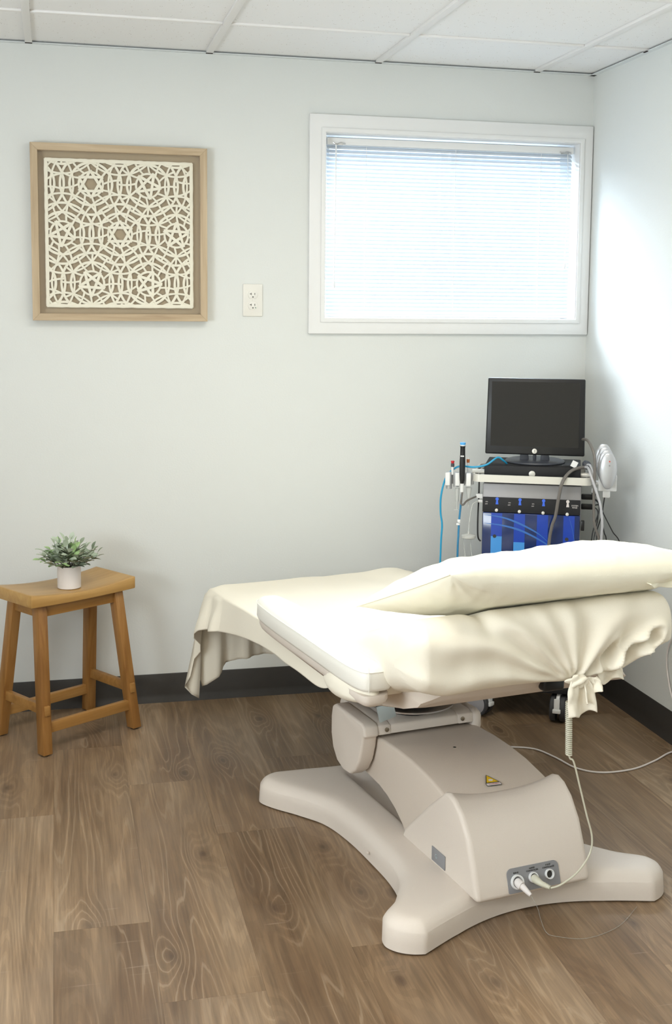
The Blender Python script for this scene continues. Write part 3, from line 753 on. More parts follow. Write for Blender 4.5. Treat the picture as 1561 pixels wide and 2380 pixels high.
# warning label on arm
wl = empty('warning_label', (-.004, .200, .2640)); wl.parent = bed; wl.rotation_euler = (math.radians(9), 0, math.radians(-6))
MB().add([(0, 0, 0)], []) 
tr = MB(); tr.prism([(-.019, -.004), (.019, -.004), (-.002, .034)], 'z', .0004, .0010); tr.build('warning_triangle', 'slot', wl, fix=True)
tr = MB(); tr.prism([(-.0155, -.002), (.0155, -.002), (-.002, .0295)], 'z', .0010, .0015); tr.build('triangle_field', 'yellow', wl, fix=True)
tr = MB(); tr.prism([(-.007, .004), (.003, .003), (.006, .009), (-.001, .012), (-.006, .010)], 'z', .0015, .0019); tr.build('hand_symbol', 'labelwhite', wl, fix=True)
tr = MB(); tr.box((0, -.0105, .0007), (.040, .012, .0006)); tr.build('label_strip', 'slot', wl)
tr = MB(); tr.box((0, -.0105, .0011), (.0375, .0095, .0004)); tr.build('label_field', 'labelwhite', wl)
text('WARNING', .0062, 'labelred', (.001, -.0105, .0015), (0, 0, 0), wl, 'warning_word', .0001)

# ================================================================ LINEN
# 1. fitted sheet: wraps the back section, covers the seat, hangs over the foot end
she = tag(empty('bed_sheet', BO, BR), 'cream cotton sheet covering the treatment bed, knotted under the head end', 'bed sheet')
KU, KZ = .055, .585            # where the linen is gathered
ridges = [  # angle (deg, 0 = towards +u, 90 = up), width deg, amplitude, r_in, r_out
    (171, 5, .010, .10, .50), (162, 5, -.007, .08, .36), (153, 5, .010, .10, .46), (141, 6, -.010, .05, .34), (133, 5, .010, .05, .30),
    (121, 6, -.006, .03, .20), (109, 5, .008, .05, .23), (97, 6, -.006, .04, .20), (86, 8, .012, .04, .22), (71, 9, -.014, .03, .22), (54, 9, .020, .03, .26),
    (37, 8, -.018, .02, .24), (22, 8, .018, .05, .30), (6, 7, -.012, .08, .28)]
def folds(u, z):
    du, dz = u-KU, z-KZ; r = math.hypot(du, dz); a = math.degrees(math.atan2(dz, du))
    a += 10*noise.noise(Vector((u*5, z*7, 1.7)))
    if a < -90: a += 360
    s_ = 0
    for an, wd, am, r0, r1 in ridges:
        s_ += am*math.exp(-((a-an)/wd)**2*(.35+r*2.0))*ss(r0*.3, r0, r)*ss(r1*1.15, r1*.5, r)
    s_ += .012*math.exp(-(r/.05)**2)
    for cu, cz, su, sz, an, am in ((.212, .640, .034, .016, 40, -.045), (.262, .672, .030, .014, 35, -.030), (.150, .640, .030, .012, 62, -.022)):
        ca, sa = math.cos(math.radians(an)), math.sin(math.radians(an)); p, q_ = (u-cu)*ca+(z-cz)*sa, -(u-cu)*sa+(z-cz)*ca
        g_ = (p/su)**2+(q_/sz)**2; s_ += am*math.exp(-g_)+.55*abs(am)*math.exp(-((math.sqrt(g_)-1.55)/.5)**2)
    s_ += .0035*noise.noise(Vector((u*9, z*12, .3)))+.0025*noise.noise(Vector((u*22, z*9, 4.3)))
    return s_
sec = [(.50, .560), (.40, .607), (.30, .651), (.20, .692), (.12, .726), (.06, .751), (.02, .762), (-.018, .757), (-.042, .735), (-.050, .70), (-.050, .66), (-.045, .62), (-.025, .592), (.01, .582), (.06, .572), (.14, .548), (.22, .525), (.35, .50), (.46, .49), (.52, .50)]
secp = catmull([Vector((a, b_, 0)) for a, b_ in sec]+[Vector((sec[0][0], sec[0][1], 0))], 7)
NS = len(secp)-1
def wrap(a, b_):
    p = secp[int(round(a*NS)) % NS]; v, z = p.x, p.y
    e = 2*b_-1; u = .362*math.copysign(1-(1-abs(e))**1.6, e) if abs(e) > .0 else 0
    u = .362*e; k_ = ss(.78, 1.0, abs(e))
    k2 = 1-math.sqrt(max(0, 1-(max(0, abs(e)-.88)/.12)**2))
    # left end (towards the arm rest) stays full, right end is pulled in and up
    cz_ = .645 if v < .12 else .56+.4*(.5-min(v, .5))-.04; cv = .05 if v < .12 else v
    z += .006*noise.noise(Vector((u*4, v*5, 8)))
    v2 = v+(cv-v)*.9*k2*(1 if v < .12 else 0); z2 = z+(cz_-z)*.72*k2
    if v < .16:
        if e > 0: z2 += .060*ss(.18, .36, u)*ss(.68, .58, z)*ss(.16, .06, v)
        if e < 0: z2 += .022*ss(-.26, -.36, u)*ss(.66, .58, z)
        # top edge rises a little to the right of the middle and dips where the linen is pulled
        z2 += (.012*ss(-.2, .2, u)-.010*math.exp(-((u+.165)/.022)**2)-.006)*ss(.70, .76, z)
    fr_ = ss(.13, .0, v)
    if fr_ > 0:
        fd = folds(u, z)*(1-.8*ss(.13, .24, u)*ss(.655, .60, z)); v2 -= fd*fr_*1.0
        z2 += fd*.35*fr_*ss(.70, .76, z)
    return (u, v2, z2)
q = MB(); NB = 201; q.grid(wrap, NS, NB, closeu=True)
q.f += [tuple(range(NS))[::-1], tuple((NB-1)*NS+i for i in range(NS))]
q.build('head_cover', 'sheet', she, smooth=True, fix=True, split=0)
# seat and foot part with hanging skirt
def top_z(u, v):
    z = .566-.030*ss(.5, 1.5, v)
    z += .010*math.exp(-((u-.27)/.06)**2)*ss(.9, 1.4, v)+.004*noise.noise(Vector((u*5, v*4, 2)))+.003*noise.noise(Vector((u*12, v*9, 5)))
    z -= .035*ss(1.36, 1.462, v)**2
    z -= .010*ss(.31, .365, abs(u))
    return z
UW, V0, V1 = .362, .30, 1.455
q = MB(); nu, nv = 61, 85
q.grid(lambda a, b_: (UW*(2*a-1), V0+(V1-V0)*b_, top_z(UW*(2*a-1), V0+(V1-V0)*b_)), nu, nv)
peri = []      # (pos index, normal, drop, is corner amount)
for j in range(nv): v = V0+(V1-V0)*j/(nv-1); peri.append((j*nu, (-1, 0), cinterp([(.30, .01), (.40, .07), (.50, .085), (.9, .078), (1.1, .095), (1.3, .120), (1.40, .15), (1.455, .22)], v)))
for i in range(1, 9): a = math.pi/2*i/9; peri.append(((nv-1)*nu, (-math.cos(a), math.sin(a)), .22+.145*math.sin(math.pi*i/9)**.8*1))
for i in range(nu): u = UW*(2*i/(nu-1)-1); peri.append(((nv-1)*nu+i, (0, 1), cinterp([(-.362, .33), (-.31, .30), (-.27, .262), (-.15, .245), (.1, .235), (.362, .26)], u)))
for i in range(1, 7): a = math.pi/2*i/7; peri.append(((nv-1)*nu+nu-1, (math.sin(a), math.cos(a)), .27))
for j in range(nv-1, -1, -1): peri.append((j*nu+nu-1, (1, 0), .10))
NL = 26; rows = [[p[0] for p in peri]]; arc = 0; last = None
accum = []
for idx, nrm, dr in peri:
    P_ = Vector(q.v[idx]); arc += (P_-last).length if last else 0; last = P_; arc += .02 if abs(nrm[0]*nrm[1]) > .01 else 0; accum.append(arc)
for L_ in range(1, NL+1):
    t_ = L_/NL; row = []
    for (idx, nrm, dr), ac in zip(peri, accum):
        P_ = Vector(q.v[idx]); corner = abs(nrm[0]*nrm[1])*2
        left = nrm[0] < -.01; nearc = max(corner, math.exp(-((P_.x+UW)**2+(P_.y-V1)**2)/.012))
        fo = .010*math.sin(ac*58+1.0)*t_*(1+1.2*nearc)+.006*math.sin(ac*131)*t_+.008*noise.noise(Vector((ac*8, t_*2, 0)))*t_
        fl = .008+.012*nearc
        out = .006*min(1, t_*6)+fl*t_+fo
        if left and P_.y < 1.25: out = .004+.004*t_
        if left and P_.y > 1.1: out += .018*ss(1.1, 1.3, P_.y)*t_
        zz = P_.z-dr*t_+.004*min(1, t_*5)
        q.v.append((P_.x+nrm[0]*out, P_.y+nrm[1]*out, zz)); row.append(len(q.v)-1)
    rows.append(row)
for r0, r1 in zip(rows, rows[1:]):
    for a in range(len(r0)-1):
        fc = (r0[a], r0[a+1], r1[a+1], r1[a])
        if r0[a] == r0[a+1]: fc = (r0[a], r1[a+1], r1[a])
        q.f.append(fc)
q.build('foot_cover', 'sheet', she, smooth=True, fix=True, solid=.002, split=0)
# gathered tail below the knot
def tail(u0, u1, ztop, zb0, zb1, v, amp, name, seed):
    m = MB()
    def fn(a, b_):
        pin = 1-.35*math.exp(-(b_/.25)**2)
        u = (u0+u1)/2+(u0+(u1-u0)*a-(u0+u1)/2)*pin; zb = zb0+(zb1-zb0)*a+.006*math.sin(a*9+seed)
        return (u, v-amp*(.3+.7*b_)*math.sin(a*math.pi*2.4+seed)-.012*b_-.006*noise.noise(Vector((a*5, b_*3, seed))), ztop+(zb-ztop)*b_)
    m.grid(fn, 36, 22); m.build(name, 'sheet', she, smooth=True, solid=.003, split=0)
tail(.026, .100, .600, .512, .522, -.060, .010, 'knot_tail', .4)
tail(.070, .120, .600, .540, .578, -.062, .014, 'knot_tail', 2.0)
tail(.125, .195, .620, .570, .584, -.036, .009, 'knot_tail', 1.2)
def knot_pt(a, b_):
    th = math.pi*b_; ph_ = 2*math.pi*a; n1 = 1+.25*math.sin(ph_*3+th*4)+.2*noise.noise(Vector((math.cos(ph_)*2, math.sin(ph_)*2, th)))
    return (.060+.026*math.sin(th)*math.cos(ph_)*n1, -.060+.012*math.sin(th)*math.sin(ph_)*n1, .594+.013*math.cos(th)*n1)
MB().grid(knot_pt, 36, 24, closeu=True).build('knot', 'sheet', she, smooth=True, split=0, fix=True)
# 2. pillow
pw = tag(empty('pillow', BO, BR), 'plump ivory pillow lying across the raised head end of the treatment bed', 'pillow')
cA, cB, cC, cD = Vector((-.335, .30, .722)), Vector((-.272, -.045, .868)), Vector((.425, -.035, .838)), Vector((.44, .36, .760))
def pil_pt(a, b_):
    s_ = 2*a-1; s_ = math.sin(s_*math.pi/2)*.45+s_*.55
    th = 2*math.pi*b_                     # 0 = near edge, pi/2 = top, pi = far edge
    c_, n_ = math.cos(th), math.sin(th)
    e_ = .78 if c_ > 0 else 1.15
    t_ = math.copysign(abs(c_)**e_, c_); hh_ = math.copysign(abs(n_)**(.80 if c_ > 0 else 1.0), n_)
    bow_s = .030*(1-t_*t_); sp = s_*(1-bow_s); g_ = max(0, 1-abs(s_)**3.6)**.55
    tt = t_*(1-.035*(1-s_*s_))
    x, y = (sp+1)/2, (1+tt)/2
    P_ = cA.lerp(cD, x).lerp(cB.lerp(cC, x), y)
    nrm = (cD-cA).cross(cB-cA).normalized()
    if nrm.z < 0: nrm = -nrm
    hgt = (.069 if n_ > 0 else .078)*g_*hh_
    du, dt = s_+1, 1-t_
    w_ = .0045*noise.noise(Vector((s_*5, t_*4, 2+n_)))+.0022*noise.noise(Vector((s_*16, t_*5, n_*2)))
    w_ += .0040*math.sin(t_*31+s_*3)*math.exp(-(1-abs(s_))/.10)*(1-abs(t_))
    for (q1, q2, am, fr_) in ((s_+1, 1-t_, .0075, 13), (s_+1, 1+t_, .004, 11), (1-s_, 1-t_, .008, 11)):
        rr_ = math.hypot(q1, q2); w_ += am*math.sin(math.atan2(q1*1.6, q2+.001)*fr_)*math.exp(-rr_/.30)*min(1, rr_*6)
    w_ *= min(1, g_*3)
    P_ = P_+nrm*(hgt+w_*(1 if n_ > -.2 else .5))+Vector((0, -.020*g_*max(0, c_)**2, .006*math.sin((s_-.1)*3.6)*g_*max(0, n_)))
    if n_ < 0 and P_.y > -.02:
        zb = .560+.415*(.5-min(.5, P_.y))+.008
        if P_.z < zb: P_.z = zb
    return P_
m1 = MB(); m1.grid(lambda b_, a: pil_pt(a, b_), 120, 131, closeu=True)
pm_ = m1.build('pillow_body', 'pillow', pw, smooth=True, fix=True, split=0)
k = pm_.modifiers.new('weld', 'WELD'); k.merge_threshold = .0006
# piping along left short seam and the open hem of the case at the right
sp_ = MB(); pts_ = [];
for i in range(19):
    b_ = i/18; t_ = 2*b_-1; t_ = math.sin(t_*math.pi/2)*.5+t_*.5; bs = .03*(1-t_*t_); x = (1-(1-bs))/2; y = (1-t_)/2
    P_ = cA.lerp(cD, x).lerp(cB.lerp(cC, x), y); P_.x -= .0015; pts_.append(P_)
sp_.tube(pts_, .0016, 6, 2); sp_.build('seam', 'pillow', pw, smooth=True)
hm = MB()
def hem(a, b_):
    u = .255+.14*a; v = -.040-.014*math.sin(a*8+b_*2)*(b_)-.012*b_
    z = .806-.004*a-.024*math.sin(math.pi*min(1, a*1.2))*b_-.003*math.sin(a*13)
    return (u, v+.02*a, z+.012*a)
hm.grid(hem, 30, 12); hm.build('case_hem', 'pillow', pw, smooth=True, solid=.002, split=0)

# ================================================================ BED CABLES
def bl2w(p):
    v = Matrix.Rotation(BR, 3, 'Z') @ Vector(p)+Vector(BO); return v
cc = tag(empty('hand_control_cable', tuple(bl2w((.045, -.055, .0))), BR), 'cream coiled cable hanging from under the knotted sheet to the pedestal socket', 'cable')
def cl(p): return (p[0]-.045, p[1]+.055, p[2])
hx = []
for i in range(27*12+1):
    a = 2*math.pi*i/12; z = .545-.128*i/(27*12); hx.append(cl((.0430+.0062*math.cos(a)+.004*(i/324), -.052+.0062*math.sin(a), z)))
MB().tube(hx, .0022, 6, 0).build('coil', 'cablecream', cc, smooth=True)
MB().tube([cl(p) for p in [(.047, -.052, .42), (.051, -.052, .408), (.060, -.055, .398), (.080, -.055, .333), (.098, -.058, .267), (.114, -.06, .211), (.108, -.062, .170), (.072, -.066, .133), (.030, -.062, .109), (.010, -.050, .0985)]], .0022, 8, 8).build('cord', 'cablecream', cc, smooth=True)
pg = MB().tube([cl(p) for p in [(-.002, .004, .1005), (-.001, -.012, .1000), (.003, -.028, .0985), (.010, -.048, .0985)]], [.0098, .0092, .0074, .0060, .0036], 16, 6)
pg = pg.build('plug', 'cablecream', cc, smooth=True)
rg = MB()
for i in range(6): rg.lathe([(.0064-.0004*i, 0), (.0070-.0004*i, .0009), (.0064-.0004*i, .0018)], cl((.004+.0012*i, -.030-.0033*i, .0985)), 14, axis=(.3, -1, 0), cap=False)
rg.build('strain_relief', 'cablecream', pg, smooth=True)
pc2 = tag(empty('power_plug', tuple(bl2w((-.045, -.05, 0))), BR), 'short white plug and thin lead in the round input socket of the pedestal', 'plug')
def cl2(p): return (p[0]+.045, p[1]+.05, p[2])
q = MB().tube([cl2(p) for p in [(-.047, .006, .0985), (-.046, -.006, .0970), (-.0445, -.012, .0960)]], [.0105, .0105, .010], 14, 4)
q.tube([cl2(p) for p in [(-.0445, -.012, .0960), (-.043, -.020, .0935), (-.0405, -.032, .0890), (-.038, -.040, .0855)]], [.0078, .0070, .0058, .0040], 14, 4)
q.build('plug_body', 'cable', pc2, smooth=True)
MB().tube([cl2(p) for p in [(-.038, -.040, .0855), (-.034, -.048, .074), (-.028, -.056, .058), (-.022, -.062, .030), (-.014, -.072, .006), (.0, -.090, .0024), (.06, -.125, .0024), (.16, -.11, .0024), (.26, -.05, .0024)]], .0008, 6, 6).build('lead', 'faint', pc2, smooth=True)
# white mains cable on floor
o = MB().tube([(-.74, -.72, .003), (-.62, -.68, .0032), (-.567, -.70, .0032), (-.483, -.738, .0032), (-.444, -.823, .0032), (-.415, -.923, .0032), (-.35, -.972, .0032), (-.244, -.966, .0032), (-.143, -.917, .0032), (-.06, -.862, .0032), (-.025, -.862, .0032), (-.012, -.93, .006), (-.008, -1.05, .05)], .0030, 8, 8).build('floor_cable', 'cable', None, smooth=True)
tag(o, 'white cable curving across the floor behind the pedestal towards the right wall', 'cable')
o = MB().tube([(-.006, -.88, .43), (-.006, -.775, .375), (-.006, -.733, .32), (-.006, -.724, .27), (-.006, -.736, .22), (-.006, -.775, .15), (-.006, -.88, .06)], .0028, 8, 6).build('wall_cable', 'cable', None, smooth=True)
tag(o, 'white cable hanging in a loop against the right wall at the picture edge', 'cable')

# ================================================================ EQUIPMENT CART
CO, CR = (-.43, -.44, 0), math.radians(-24.5)
ct = tag(empty('equipment_cart', CO, CR), 'grey wheeled skin care machine with blue front panel standing in the corner', 'machine')
x0, x1, xc = -.134, .205, .0355
MB().box((xc, .145, .485), (x1-x0, .28, .71)).build('cabinet', 'greybody', ct, bevel=.006)
MB().box((xc, -.002, .766), (x1-x0-.004, .010, .052)).build('control_strip', 'blackmatte', ct, bevel=.002)
MB().box((xc, .145, .85), (x1-x0-.006, .28, .016)).build('top_tray', 'blackmatte', ct, bevel=.004)
MB().box((xc, .145, .118), (x1-x0+.04, .32, .028)).build('base_frame', 'blackmatte', ct, bevel=.006)
# blue front
fp = MB().box((xc, .0, .595), (x1-x0-.004, .012, .288)).build('front_panel', 'bluecover', ct, bevel=.004)
M['bluedeep'] = mat('blue_window_deep', (.010, .055, .42), .25)
for i, x in enumerate((-.082, -.003, .076, .166)):
    for nm_, zc_, m_, wv in (('upper', 1, 'bluedeep', 0), ('lower', 0, 'bottleblue' if i < 3 else 'bluedeep', 0)):
        zt = .655-.018*i*(i < 3); z_a, z_b = (zt, .737) if zc_ else (.455, zt)
        MB().box((x, -.0065, (z_a+z_b)/2), (.038, .0012, z_b-z_a)).build('bottle_window', m_, fp)
    if i in (0, 3): MB().lathe([(.0062, 0), (.0062, .0008)], (x-.006, -.0072, .655), 20, axis=(0, -1, 0)).build('port_dot', 'slot', fp)
for pts_ in ([(-.125, .730), (-.06, .722), (.0, .702), (.06, .672), (.10, .640)], [(-.125, .70), (-.06, .694), (.01, .676), (.09, .636), (.13, .60)], [(.165, .735), (.178, .69), (.188, .64), (.192, .61)]):
    sw = MB(); P2 = catmull([Vector((a, -.0073, c_)) for a, c_ in pts_], 6); vs = []
    for i, p in enumerate(P2):
        wv = .0035*math.sin(math.pi*(i+.5)/len(P2)); vs += [(p.x, p.y, p.z-wv), (p.x, p.y, p.z+wv)]
    sw.add(vs, [(2*i, 2*i+2, 2*i+3, 2*i+1) for i in range(len(P2)-1)]); sw.build('swoosh', mat('swoosh_blue', (.04, .16, .50), .3), fp, solid=.0006)
for i, x in enumerate((-.082, -.003, .078, .160)):
    m_ = 'blueicon' if i < 3 else 'labelwhite'
    ic = MB(); ic.lathe([(.0058, 0), (.0058, .001)], (x, -.0072, .787), 16, axis=(0, -1, 0)); ic.prism([(x-.0025, .785), (x+.0025, .785), (x+.005, .768), (x-.005, .768)], 'y', -.0085, -.0072); ic.build('icon', m_, ct, fix=True)
    MB().lathe([(.0055, 0), (.0055, .009), (.004, .010)], (x-.001, -.006, .748-.0015*i), 18, axis=(0, -1, 0)).build('nozzle', 'railpaint', ct, smooth=True)
    text('ON', .0052, 'labelwhite', (x-.036, -.0076, .776-.001*i), RX, ct, 'printed_word', .0002)
    text('OFF', .0052, 'labelwhite', (x-.037, -.0076, .768-.001*i), RX, ct, 'printed_word', .0002)
text('SYSTEM\nRINSE', .0068, 'labelwhite', (.184, -.0076, .770), RX, ct, 'printed_word', .0002)
MB().box((.212, -.001, .705), (.012, .02, .034)).build('latch', 'black', ct, bevel=.002)
# rail around the top
rl = MB(); ry0, ry1 = -.030, .29; rx0, rx1 = -.168, .240; rr = .026
path = []
for (cx_, cy_, a0) in ((rx1-rr, ry0+rr, -90), (rx1-rr, ry1-rr, 0), (rx0+rr, ry1-rr, 90), (rx0+rr, ry0+rr, 180)):
    for i in range(9): a = math.radians(a0+90*i/8); path.append((cx_+rr*math.cos(a), cy_+rr*math.sin(a)))
n_ = len(path); cxm, cym = (rx0+rx1)/2, (ry0+ry1)/2; vs = []
for dz_, off_ in ((0, 0), (.026, 0), (.026, .008), (0, .008)):
    for (a, c_) in path:
        dx, dy = cxm-a, cym-c_; l_ = math.hypot(dx, dy); vs.append((a+dx/l_*off_, c_+dy/l_*off_, .848+dz_))
rl.add(vs, [(k_*n_+i, k_*n_+(i+1) % n_, ((k_+1) % 4)*n_+(i+1) % n_, ((k_+1) % 4)*n_+i) for k_ in range(4) for i in range(n_)])
rl.build('rail', 'railpaint', ct, fix=True, smooth=True, split=50)
for x in (-.150, .222):
    MB().tube([(x-.022, .02, .878), (x+.022, .02, .878)], .0085, 14, 0).build('rail_bar', 'railpaint', ct, smooth=True)
    MB().tube([(x, -.02, .866), (x, .28, .866)], .006, 10, 0).build('rail_bar', 'steel', ct, smooth=True)
# casters
def caster(x, y, rz):
    e = empty('caster', (x, y, 0), rz); e.parent = ct
    for s_ in (-1, 1):
        MB().lathe([(.012, -.010), (.044, -.010), (.0475, -.006), (.0475, .006), (.044, .010), (.012, .010)], (s_*.017, 0, .048), 40, axis=(1, 0, 0)).build('wheel', 'tread', e, smooth=True)
        MB().lathe([(.004, 0), (.037, 0), (.039, -.001)], (s_*.0275, 0, .048), 32, axis=(s_, 0, 0)).build('wheel_cover', 'wheelgrey', e, smooth=True)
    MB().prism([(-.040, .070), (-.025, .095), (.012, .105), (.040, .075), (.044, .055), (-.040, .044)], 'x', -.006, .006).build('fork', 'whitepl', e, bevel=.002, fix=True)
    q = MB().box((0, -.046, .068), (.020, .008, .050)); q.box((0, -.050, .050), (.028, .010, .014)); q.build('brake', 'whitepl', e, bevel=.002)
    return e
caster(-.130, .015, math.radians(62)); caster(.150, .01, math.radians(-8)); caster(-.125, .27, math.radians(20)); caster(.190, .27, math.radians(-30))
# handpiece holder on the left
hd = MB()
for x, y, z0_, r_ in ((-.252, .0, .812, .0105), (-.226, -.006, .820, .0095), (-.205, -.004, .826, .010), (-.182, .0, .832, .010)):
    hd.tube([(x, y, z0_+.004), (x, y, .876)], r_, 16, 0)
hd.box((-.214, .016, .852), (.095, .014, .040)); hd.build('handpiece_holder', 'silver', ct, smooth=True, bevel=.001)
hd = MB()
for x in (-.255, -.220, -.182): hd.box((x, -.013, .852), (.017, .014, .046))
hd.build('holder_clip', 'whitepl', ct, bevel=.003)
hr_ = MB().tube([(-.16, .015, .860), (-.19, .02, .860), (-.23, .03, .862)], .007, 10, 3); hr_.build('holder_arm', 'silver', ct, smooth=True)
# connectors on both sides
MB().box((-.146, .03, .790), (.024, .016, .016)).build('side_fitting', 'whitepl', ct, bevel=.002)
MB().box((-.142, .03, .772), (.018, .014, .010)).build('side_fitting', 'whitepl', ct, bevel=.002)
for z in (.792, .757): MB().box((.226, .09, z), (.040, .016, .019)).build('side_plug', 'black', ct, bevel=.003)
MB().box((.250, .05, .822), (.02, .02, .018)).build('side_plug', 'whitepl', ct, bevel=.003)
MB().box((.250, .05, .810), (.02, .02, .010)).build('side_plug', 'black', ct, bevel=.003)
# right paddle bracket
q = MB(); q.box((.292, .036, .853), (.062, .050, .056)); q.box((.289, .03, .817), (.026, .03, .030)); q.build('paddle_bracket', 'whitepl', ct, bevel=.004)
q = MB().box((.262, .03, .852), (.05, .02, .012)); q.build('bracket_arm', 'whitepl', ct, bevel=.002)

CM = Matrix.Translation(Vector(CO)) @ Matrix.Rotation(CR, 4, 'Z')
def cw(p): return CM @ Vector(p)
def cart_thing(name, label, cat, p, group=None):
    return tag(empty(name, tuple(cw(p)), CR), label, cat, group)
# black box under monitor
bx = cart_thing('black_lock_box', 'flat black metal box under the monitor on the cart tray', 'box', (xc, .12, .861))
MB().box((0, .0, .0215), (.330, .24, .043)).build('box_body', 'blackmatte', bx, bevel=.003)
MB().lathe([(.011, 0), (.011, .003), (.008, .004)], (.0, -.12, .017), 24, axis=(0, -1, 0)).build('lock', 'railpaint', bx, smooth=True)
# monitor
mo = cart_thing('monitor', 'black square flat monitor with dark screen on a round foot above the cart', 'monitor', (.040, .13, .9045))
tl = Matrix.Rotation(math.radians(-4), 3, 'X')
ms = empty('display', (0, -.05, .166)); ms.parent = mo; ms.rotation_euler = (math.radians(-4), 0, 0)
MB().prism([(-.172, -.134), (.172, -.134), (.168, .134), (-.168, .134)], 'y', -.016, .016).build('bezel', 'black', ms, bevel=.005, seg=3, fix=True)
MB().box((0, .022, 0), (.27, .03, .20)).build('rear_housing', 'black', ms, bevel=.01)
MB().box((-.002, -.0165, .008), (.304, .0015, .226)).build('screen', 'screen', ms)
lg_ = MB().lathe([(.0088, 0), (.0088, .0022), (.007, .003)], (0, -.0160, -.1205), 28, axis=(0, -1, 0)).build('round_badge', 'railpaint', ms, smooth=True)
q = MB(); q.box((0, -.0192, -.1205), (.0016, .0008, .008)); q.box((0, -.0192, -.1165), (.005, .0008, .001)); q.build('badge_mark', 'greybody', lg_)
q = MB()
for k_ in (-1, 1): q.prism([(k_*.020, .010), (k_*.052, .010), (k_*.048, .06), (k_*.024, .06)], 'y', -.055, -.035)
q.prism([(-.006, .010), (.006, .010), (.006, .06), (-.006, .06)], 'y', -.05, -.04); q.build('neck', 'darkgrey', mo, bevel=.004, fix=True)
MB().lathe([(.104, .0005), (.106, .003), (.104, .007), (.092, .011), (.06, .014), (.01, .015)], (0, 0, 0), 56).build('foot', 'darkgrey', mo, smooth=True)
# handpieces in holder
hp_ = cart_thing('black_handpiece', 'black handpiece with blue cap standing in the cart side holder', 'handpiece', (-.204, -.022, .815))
MB().lathe([(.006, .010), (.0065, .030), (.0085, .034), (.010, .06), (.0102, .10), (.0090, .125), (.0085, .150), (.0098, .156)], (0, 0, 0), 24).build('grip', 'black', hp_, smooth=True)
MB().lathe([(.0062, 0), (.0066, .03)], (0, 0, -.006), 20).build('collar', 'whitepl', hp_, smooth=True)
MB().lathe([(.0088, .156), (.0092, .160)], (0, 0, 0), 20).build('ring', 'whitepl', hp_, smooth=True)
MB().lathe([(.0092, .160), (.0100, .165), (.0100, .168)], (0, 0, 0), 20).build('cap', 'bluecap', hp_, smooth=True)
MB().box((0, -.0095, .121), (.012, .003, .004)).build('band', 'whitepl', hp_)
hp_ = cart_thing('red_capped_vial', 'slim clear vial with red cap left of the black handpiece', 'vial', (-.240, -.002, .866))
MB().lathe([(.0042, 0), (.0046, .028), (.0045, .030)], (0, 0, 0), 16).build('tube', 'whitepl', hp_, smooth=True)
MB().lathe([(.0062, .028), (.0062, .040)], (0, 0, 0), 16).build('collar', 'darkgrey', hp_, smooth=True)
MB().lathe([(.004, .040), (.0064, .044), (.0062, .049)], (0, 0, 0), 16).build('cap', 'red', hp_, smooth=True)
hp_ = cart_thing('amber_capped_vial', 'small vial with amber cap just behind the black handpiece', 'vial', (-.188, .02, .872))
MB().lathe([(.0035, 0), (.0038, .036)], (0, 0, 0), 14).build('tube', 'whitepl', hp_, smooth=True)
MB().lathe([(.005, .036), (.0058, .046), (.005, .048)], (0, 0, 0), 14).build('band', 'orange', hp_, smooth=True)
MB().lathe([(.004, .048), (.004, .054)], (0, 0, 0), 14).build('cap', 'whitepl', hp_, smooth=True)
# stacked light paddles
lbl = ['front white oval paddle with red dot in the right cart bracket', 'second white oval paddle behind the red dotted one', 'third white oval paddle from the front in the right cart bracket', 'rearmost white oval paddle of the stack in the right cart bracket']
for i in range(4):
    pd = cart_thing('light_paddle', lbl[i], 'paddle', (.291-.005*i, -.030+.020*i, .843+.008*i), 'white oval paddles in the right bracket')
    def fn(a, b_, sc_=1.0):
        th = math.pi*b_; ph_ = 2*math.pi*a; z = -math.cos(th)
        w_ = .030*math.sin(th)**.8*(1-.18*ss(.2, -1, z)); return (w_*math.cos(ph_)*sc_, .0092*math.sin(th)*math.sin(ph_), .058+.062*z)
    MB().grid(fn, 32, 24, closeu=True).build('shell', 'silver', pd, smooth=True, split=0)
    if i == 0:
        MB().lathe([(.0026, 0), (.0026, .001)], (.004, -.0085, .092), 12, axis=(0, -1, 0)).build('red_dot', mat('red_dot', (.6, .06, .03), .4), pd)
        MB().lathe([(.0026, 0), (.0026, .001)], (.004, -.0092, .078), 12, axis=(0, -1, 0)).build('grey_dot', 'greypanel', pd)
# cables on the cart
def cable(name, pts, r, m, label, cat='cable', group=None, sm_=8):
    o_ = MB().tube([tuple(cw(p)) for p in pts], r, 8, sm_).build(name, m, None, smooth=True)
    return tag(o_, label, cat, group)
cable('blue_hose', [(-.055, .05, .905), (-.066, .03, .918), (-.086, .02, .929), (-.122, .0, .905), (-.165, -.006, .896), (-.205, .008, .896), (-.232, .010, .888), (-.262, .0, .856), (-.278, -.004, .793), (-.279, -.004, .731), (-.273, -.004, .685), (-.276, -.004, .60), (-.276, -.004, .35), (-.24, .02, .18), (-.15, .06, .14)], .0034, 'bluetube', 'bright blue hose looping from the black box down the left of the cart', 'hose')
cable('blue_hose', [(-.204, -.02, .80), (-.209, -.008, .75), (-.213, -.006, .70), (-.2145, -.006, .65), (-.216, -.006, .588), (-.216, 0, .35), (-.15, .06, .16)], .0038, 'bluetube2', 'deeper blue hose hanging straight below the black handpiece', 'hose')
o = cable('grey_lead', [(-.202, -.022, .812), (-.204, -.026, .79), (-.206, -.024, .77), (-.198, -.03, .765), (-.185, -.01, .778), (-.158, .02, .788)], .0034, 'cablegrey', 'short grey lead curving from the black handpiece to the cart side')
vl = cart_thing('tube_clamp', 'white clamp on the deeper blue hose beside the cart', 'clamp', (-.213, -.006, .694))
